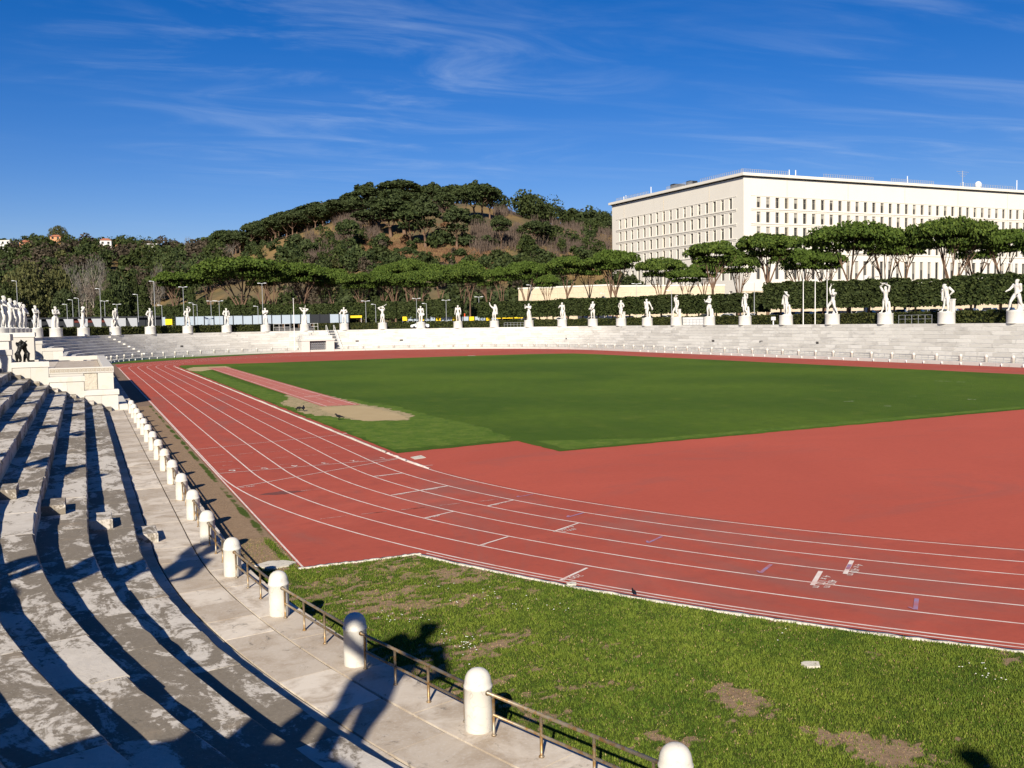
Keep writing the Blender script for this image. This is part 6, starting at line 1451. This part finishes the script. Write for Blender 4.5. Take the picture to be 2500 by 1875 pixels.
rt0, L_ = rim_rail(668, 708, 54.2, 4, 'white_paint', 'white railing on the rim left of the portal', 1.6); rim_rail(757, 776, 54.2, 3, 'white_paint', 'white railing on the rim right of the draped athlete', 1.6)
P, Q = hit_R(1667, 790, 55.2)[:2], hit_R(1735, 790, 55.2)[:2]; d = Q-P; L = np.linalg.norm(d); root = empty('white_gate', (P[0], P[1], RIM), math.atan2(d[1], d[0])); tag(root, 'white panelled gate in the low hedge between two athletes', 'gate')
for k_ in range(6): MB().box(L*k_/6+.03, L*(k_+1)/6-.03, -.05, .05, .05, 1.45).obj('panel', M['white_paint'], root)
P = hit_R(1888, 787, 54.3); root = empty('floodlight_box', (P[0], P[1], RIM)); tag(root, 'small white box on a stub post on the rim', 'box'); MB().tube([(0, 0, 0), (0, 0, .4), (0, 0, .7)], .1, 6).obj('post', M['white_paint'], root); MB().box(-.28, .28, -.2, .2, .703, 1.25, 0, .03).obj('housing', M['white_paint'], root)

# ------------------------------------------------------------------ cars
def car_meshes():
    prof = [(-2.05, .35), (-2.12, .62), (-2.0, .86), (-1.25, .98), (-.55, 1.42), (.75, 1.46), (1.5, 1.02), (2.05, .92), (2.12, .55), (2.0, .32)]
    def shell(hw, inset, pr):
        mb = MB(); n = len(pr); V = [(x, -hw+inset(z), z) for x, z in pr]+[(x, hw-inset(z), z) for x, z in pr]
        mb.add(V, [tuple(range(n)), tuple(reversed(range(n, 2*n)))]+[(i, n+i, n+(i+1) % n, (i+1) % n) for i in range(n)]); return mb
    body = shell(.86, lambda z: max(0, z-.9)*.32, prof).mesh('body', [M['car_paint']])
    gl = MB()
    for s in (-1, 1): gl.add([(-1.12, s*.852, 1.0), (1.25, s*.85, 1.03), (.68, s*.70, 1.40), (-.5, s*.70, 1.37)], [(0, 1, 2, 3)])
    gl.add([(-1.27, -.72, 1.0), (-1.27, .72, 1.0), (-.60, .62, 1.41), (-.60, -.62, 1.41)], [(0, 1, 2, 3)]); gl.add([(1.52, -.72, 1.04), (1.52, .72, 1.04), (.82, .62, 1.45), (.82, -.62, 1.45)], [(0, 1, 2, 3)])
    wh = MB().lathe([(.05, -.11), (.31, -.1), (.32, 0), (.31, .1), (.05, .11)], 12); wh.v = [(v[0], v[2], v[1]) for v in wh.v]
    lt_ = MB().box(-.06, .06, -.16, .16, -.07, .07, 0, .02)
    return body, gl.mesh('window', [M['car_glass']]), wh.mesh('wheel', [M['tyre']]), lt_.mesh('headlight', [M['lamp_head']])
CB, CG, CW, CHL = car_meshes()
def car(P, rz, label, group=None, mat=None):
    root = empty('parked_car', (P[0], P[1], P[2]), rz); tag(root, label, 'car', group)
    me = CB
    if mat: me = CB.copy(); me.materials.clear(); me.materials.append(M[mat])
    mobj('body', me, root); mobj('window', CG, root)
    for x in (-1.3, 1.3):
        for y in (-.78, .78): mobj('wheel', CW, root, (x, y, .32))
    for y in (-.6, .6): mobj('headlight', CHL, root, (-2.06, y, .68))
for row, (dd, x0, x1) in enumerate([((150, 178), 2620, 1870), ((157, 186), 2620, 1870), ((166, 200), 2600, 1900)]):
    p, q = gp(x0, dd[0]), gp(x1, dd[1]); L = np.linalg.norm(q-p); d = (q-p)/L; n = int(L/2.7)
    for k_ in range(n):
        if rng.random() < .12: continue
        c = p+d*(k_+.5)*2.7; car((c[0], c[1], GZ+.15), math.atan2(d[1], d[0])+math.pi/2+(math.pi if rng.random() < .5 else 0)+rng.normal(0, .03), 'car parked in the lot behind the clipped hedges', 'cars parked behind the hedges')
p, q = gp(1860, 190), gp(1250, 246); L = np.linalg.norm(q-p); d = (q-p)/L
for k_ in range(int(L/5.4)):
    if rng.random() < .3: continue
    c = p+d*(k_+.5)*5.4; car((c[0], c[1], GZ+.1), math.atan2(d[1], d[0])+rng.normal(0, .03), 'car parked along the road below the terrace wall', 'cars along the road below the wall')
Pc = hit_R(1026, 790, 54.9); o = outward(Pc); car((Pc[0], Pc[1], RIM), math.atan2(o[1], o[0])+math.pi/2+math.pi, 'white hatchback standing on the rim behind a statue', None, 'white_car_paint')

# ------------------------------------------------------------------ crows
def crow(px, py, rz, z, label, pose, size=1.0):
    P = at_z(px, py, z); root = empty('crow' if size == 1 else 'small_bird', (P[0], P[1], z), rz); root.scale = (size,)*3; tag(root, label, 'bird', None); mb = MB(); hd = .34 if pose == 'up' else .12
    limb(mb, [(-.20, 0, .20), (-.05, 0, .21), (.10, 0, .25 if pose == 'up' else .20)], [.035, .085, .065]); limb(mb, [(.10, 0, .25 if pose == 'up' else .19), (.17, 0, hd)], [.055, .045]); ellipsoid(mb, (.185, 0, hd+.005), (.05, .042, .042))
    limb(mb, [(.21, 0, hd), (.29, 0, hd-.012)], [.018, .005], 6); limb(mb, [(-.20, 0, .20), (-.36, 0, .15)], [.04, .022], 8); limb(mb, [(-.02, 0, .16), (.0, .035, .02)], [.022, .010], 6); limb(mb, [(-.02, 0, .16), (.0, -.035, .02)], [.022, .010], 6)
    for s in (-1, 1): limb(mb, [(.06, s*.06, .24), (-.12, s*.07, .21), (-.28, s*.03, .17)], [.045, .04, .015])
    mobj('body', bake(mb, 'body', .014, [M['crow_feathers']], 1), root)
    mb = MB(); ellipsoid(mb, (.03, 0, .235), (.09, .090, .045)); mb.obj('grey_mantle', M['crow_grey'], root, True)
    for s in (-1, 1): MB().tube([(0, s*.035, -.005), (.005, s*.035, .03), (0, s*.03, .06)], .008, 5).obj('leg', M['crow_feathers'], root)
crow(730, 1003, 2.6, .035, 'crow pecking at the sandy ground next to another crow', 'down'); crow(741, 1004, 1.3, .035, 'upright crow beside the pecking crow', 'up'); crow(827, 1025, 2.5, .04, 'lone crow standing in the sand pit', 'up'); crow(1547, 1452, 1.5, .012, 'small dark bird on the outer white line of the track', 'up', .34)

# ------------------------------------------------------------------ verge grass in the foreground
def fbm(x, y, s, seed):
    out = np.zeros_like(x); a = 1.0; tot = 0
    for o_ in range(4):
        xi = np.floor(x*s).astype(int); yi = np.floor(y*s).astype(int); fx = x*s-xi; fy = y*s-yi; fx = fx*fx*(3-2*fx); fy = fy*fy*(3-2*fy)
        def h(i, j): v = np.sin(i*127.1+j*311.7+seed*17.3+o_*57.7)*43758.5453; return v-np.floor(v)
        out += a*((h(xi, yi)*(1-fx)+h(xi+1, yi)*fx)*(1-fy)+(h(xi, yi+1)*(1-fx)+h(xi+1, yi+1)*fx)*fy); tot += a; a *= .55; s *= 2.1
    return out/tot
def grassiness(x, y):
    g = fbm(x, y, .38, 1)*.50+fbm(x, y, 2.6, 2)*.55+fbm(x, y, 10, 6)*.80-.19
    near_track = np.abs(np.hypot(x-CX, y)-41.6)                                # thinner along the kerb
    g = g-.13*np.exp(-near_track/1.6)*np.clip((fbm(x, y, .7, 5)-.35)*6, 0, 1)-.07*np.clip((4.5-x)/4, 0, 1)
    g = g+.10*np.clip((x-1.5)/5, 0, 1)
    for (px, py), r, k_ in [((1790, 1690), .50, .27), ((2030, 1795), .50, .25), ((2120, 1825), .55, .25), ((2190, 1850), .45, .25), ((1660, 1300), .0, 0), ((940, 1385), .9, .22), ((1130, 1400), .9, .16), ((1300, 1450), .9, .14), ((2130, 1600), .35, .3), ((2480, 1615), .5, .3), ((1840, 1715), .45, .34), ((1010, 1480), 1.0, .16), ((1240, 1560), .5, .2)]:
        if r: c = G(px, py); g = g-k_*np.exp(-((x-c[0])**2+(y-c[1])**2)/(r*r))
    s = np.clip((-13-y)/3.0, 0, 1)                                             # bare trodden strip along the straight
    edge = np.exp(-((x+.30+.12*(fbm(x, y, .5, 31)-.5))/.20)**2)*.72
    g = np.where(y > -16, np.maximum(g*s-.25*(1-s), edge*(.4+fbm(x, y, 1.1, 9))*.95), g)
    return np.clip((g-.40)/.27, 0, 1)
def in_verge(x, y):
    stand = np.where(y < Y0, np.hypot(x-CX, y-Y0), np.abs(x-CX)) < RE-.01
    tr_ = np.where(y < -15.75, np.hypot(x-CX, y) > 41.56, x < -.14)
    return stand & tr_
# ground mesh of the verge carrying the grass share
gx, gy = np.meshgrid(np.arange(-1.75, 22, .10), np.arange(-48, 36, .10), indexing='ij'); nx_, ny_ = gx.shape
ok = in_verge(gx+.05, gy+.05); rr_ = fbm(gx, gy, 1.2, 4); gz_ = .002+.02*rr_
idx = np.arange(nx_*ny_).reshape(nx_, ny_); q = np.stack([idx[:-1, :-1], idx[1:, :-1], idx[1:, 1:], idx[:-1, 1:]], -1)[ok[:-1, :-1]]
used = np.unique(q); rem = np.full(nx_*ny_, -1); rem[used] = np.arange(len(used)); V = np.c_[gx.ravel(), gy.ravel(), gz_.ravel()][used]
me = np_mesh('verge', V, rem[q], [M['verge_soil']], True, None, {'g': grassiness(V[:, 0], V[:, 1])}); tag(mobj('verge', me), kind='structure')
def blades(n, box, keep, hmin, hmax, w, mat, name, label, tint_fn, seed, lean=.5):
    rg = np.random.default_rng(seed); x = rg.uniform(box[0], box[1], n); y = rg.uniform(box[2], box[3], n); ok = in_verge(x, y); x, y = x[ok], y[ok]
    g = grassiness(x, y); k_ = rg.random(len(x)) < keep(g, np.hypot(x-CAM[0], y-CAM[1])); x, y, g = x[k_], y[k_], g[k_]; m = len(x)
    h = rg.uniform(hmin, hmax, m)*(.45+.35*g+.7*(fbm(x, y, 6, 13)-.2)); a = rg.uniform(0, 6.283, m); l = h*rg.uniform(.1, lean, m); ww = w*rg.uniform(.6, 1.4, m)
    base = np.c_[x, y, np.full(m, .004)]; sd_ = np.c_[np.cos(a), np.sin(a), np.zeros(m)]*ww[:, None]; b = rg.uniform(0, 6.283, m); tip = base+np.c_[np.cos(b)*l, np.sin(b)*l, h+.012]
    V = np.stack([base-sd_, base+sd_, tip], 1).reshape(-1, 3); tint = np.repeat(tint_fn(x, y, rg.random(m)), 3)
    me = np_mesh(name, V, np.arange(3*m).reshape(m, 3), [M[mat]], False, None, {'tint': tint}); tag(mobj(name, me), label, 'grass', None, 'stuff'); return m
ng = blades(1150000, (-1.7, 16, -43, -12), lambda g, d: np.maximum(g, .10)*np.clip(21/(d+6), .22, 1.0), .018, .052, .0095, 'grass_blade', 'verge_grass', 'short patchy green grass between railing and running track', lambda x, y, r: np.clip(.40*r+.55*(fbm(x, y, .8, 3)-.25)+.75*(fbm(x, y, 6, 13)-.35), 0, 1), 21, 1.1)
blades(330000, (-1.7, 16, -43, -12), lambda g, d: (1-g)*.55+.16, .012, .034, .009, 'dry_blade', 'dry_grass', 'dry straw-coloured grass on the bare patches', lambda x, y, r: r, 22, 1.6)
# ragged grass where the pitch meets sand and track
# daisies
rg = np.random.default_rng(5); dm = []; C = []
for px, py in [(1200, 1450), (1130, 1470), (1210, 1465), (1275, 1480), (1345, 1488), (1120, 1555), (1100, 1570), (1130, 1575), (1155, 1590), (1160, 1615), (1010, 1510), (945, 1510), (955, 1520), (1080, 1440), (1380, 1490), (1090, 1560), (1105, 1577), (1145, 1588), (845, 1475), (2400, 1650), (2405, 1655), (2390, 1648), (1930, 1560), (1000, 1525), (1145, 1590), (1255, 1500), (1320, 1470)]:
    c = G(px, py)
    for k_ in range(int(rg.integers(2, 6))): C.append((c[0]+rg.normal(0, .16), c[1]+rg.normal(0, .22)))
mb = MB()
for x, y in C:
    if not in_verge(np.array([x]), np.array([y]))[0]: continue
    r = .014*rg.uniform(.7, 1.2); mb.add([(x, y, .085)]+[(x+r*math.cos(a), y+r*math.sin(a), .078) for a in np.linspace(0, 6.283, 8)[:-1]], [(0, i, i % 7+1) for i in range(1, 8)])
tag(mb.obj('daisies', M['daisy_white']), 'tiny white daisies scattered through the near grass', 'flowers', None, 'stuff')
# flat stones lying in the verge
for (px, py), s, lb in [((1978, 1627), .17, 'pale stone slab sunk in the near grass'), ((672, 1382), .42, 'flat tan stone slab on the bare soil by the railing'), ((1395, 1428), .12, 'small white stone at the outer track edge')]:
    c = G(px, py); pts = [(c[0]+s*rg.uniform(.7, 1.2)*math.cos(a), c[1]+s*rg.uniform(.6, 1.1)*math.sin(a)) for a in np.linspace(0, 6.283, 8)[:-1]]; n = len(pts)
    o = MB().add([(x, y, -.01) for x, y in pts]+[(x, y, .05+rg.normal(0, .006)) for x, y in pts], [tuple(range(n, 2*n))]+[(i, (i+1) % n, n+(i+1) % n, n+i) for i in range(n)]).obj('flat_stone', M['kerb_concrete']); tag(o, lb, 'stone')
# grass strip between far track and wall
strip_poly = [(-1.45, 126), (-.5, 127.5), (2, 129), (6, 134), (12, 141), (19, 149), (26, 156), (33, 161)]+[(CX+(RE-.08)*math.cos(a), Y1+(RE-.08)*math.sin(a)) for a in np.linspace(math.radians(100), math.radians(178), 24)]
sheet('far_verge', strip_poly, .014, 'pitch_grass')

# scraps of old white line on the pitch and a pale board on the far track
ptc = bpy.data.objects['pitch']
for a, b in [((2283, 930.5), (2322, 932)), ((2335, 933), (2356, 933.5)), ((2158, 992), (2178, 992.5)), ((2362, 975.5), (2382, 976.5)), ((2060, 981), (2085, 980)), ((2220, 968), (2236, 968)), ((1450, 874), (1468, 874.5))]:
    p, q = G(*a), G(*b); strip([p, (p+q)/2, q], .16, .027, 'faded_line', 'line_scrap', ptc)
p, q = G(1142, 869), G(1161, 868.6); strip([p, (p+q)/2, q], .9, .03, 'line_paint', 'pale_board', track)
peg = MB().lathe([(.07, 0), (.07, .26), (.05, .31), (.01, .32)], 8).mesh('peg', [M['white_paint']], True)
for i in range(30):
    P, o = on_curve('R', 30+i*2.55, RE-.10); tag(mobj('marker_peg', peg, None, (P[0], P[1], .008)), 'short white peg at the foot of the straight pale stand', 'peg', 'pegs along the foot of the straight stand')
for i in range(16):
    P, o = on_curve('F', 178-i*3.3, RE-.10); tag(mobj('marker_peg', peg, None, (P[0], P[1], .008)), 'short white peg on the grass below the far curved stand', 'peg', 'pegs below the far curved stand')
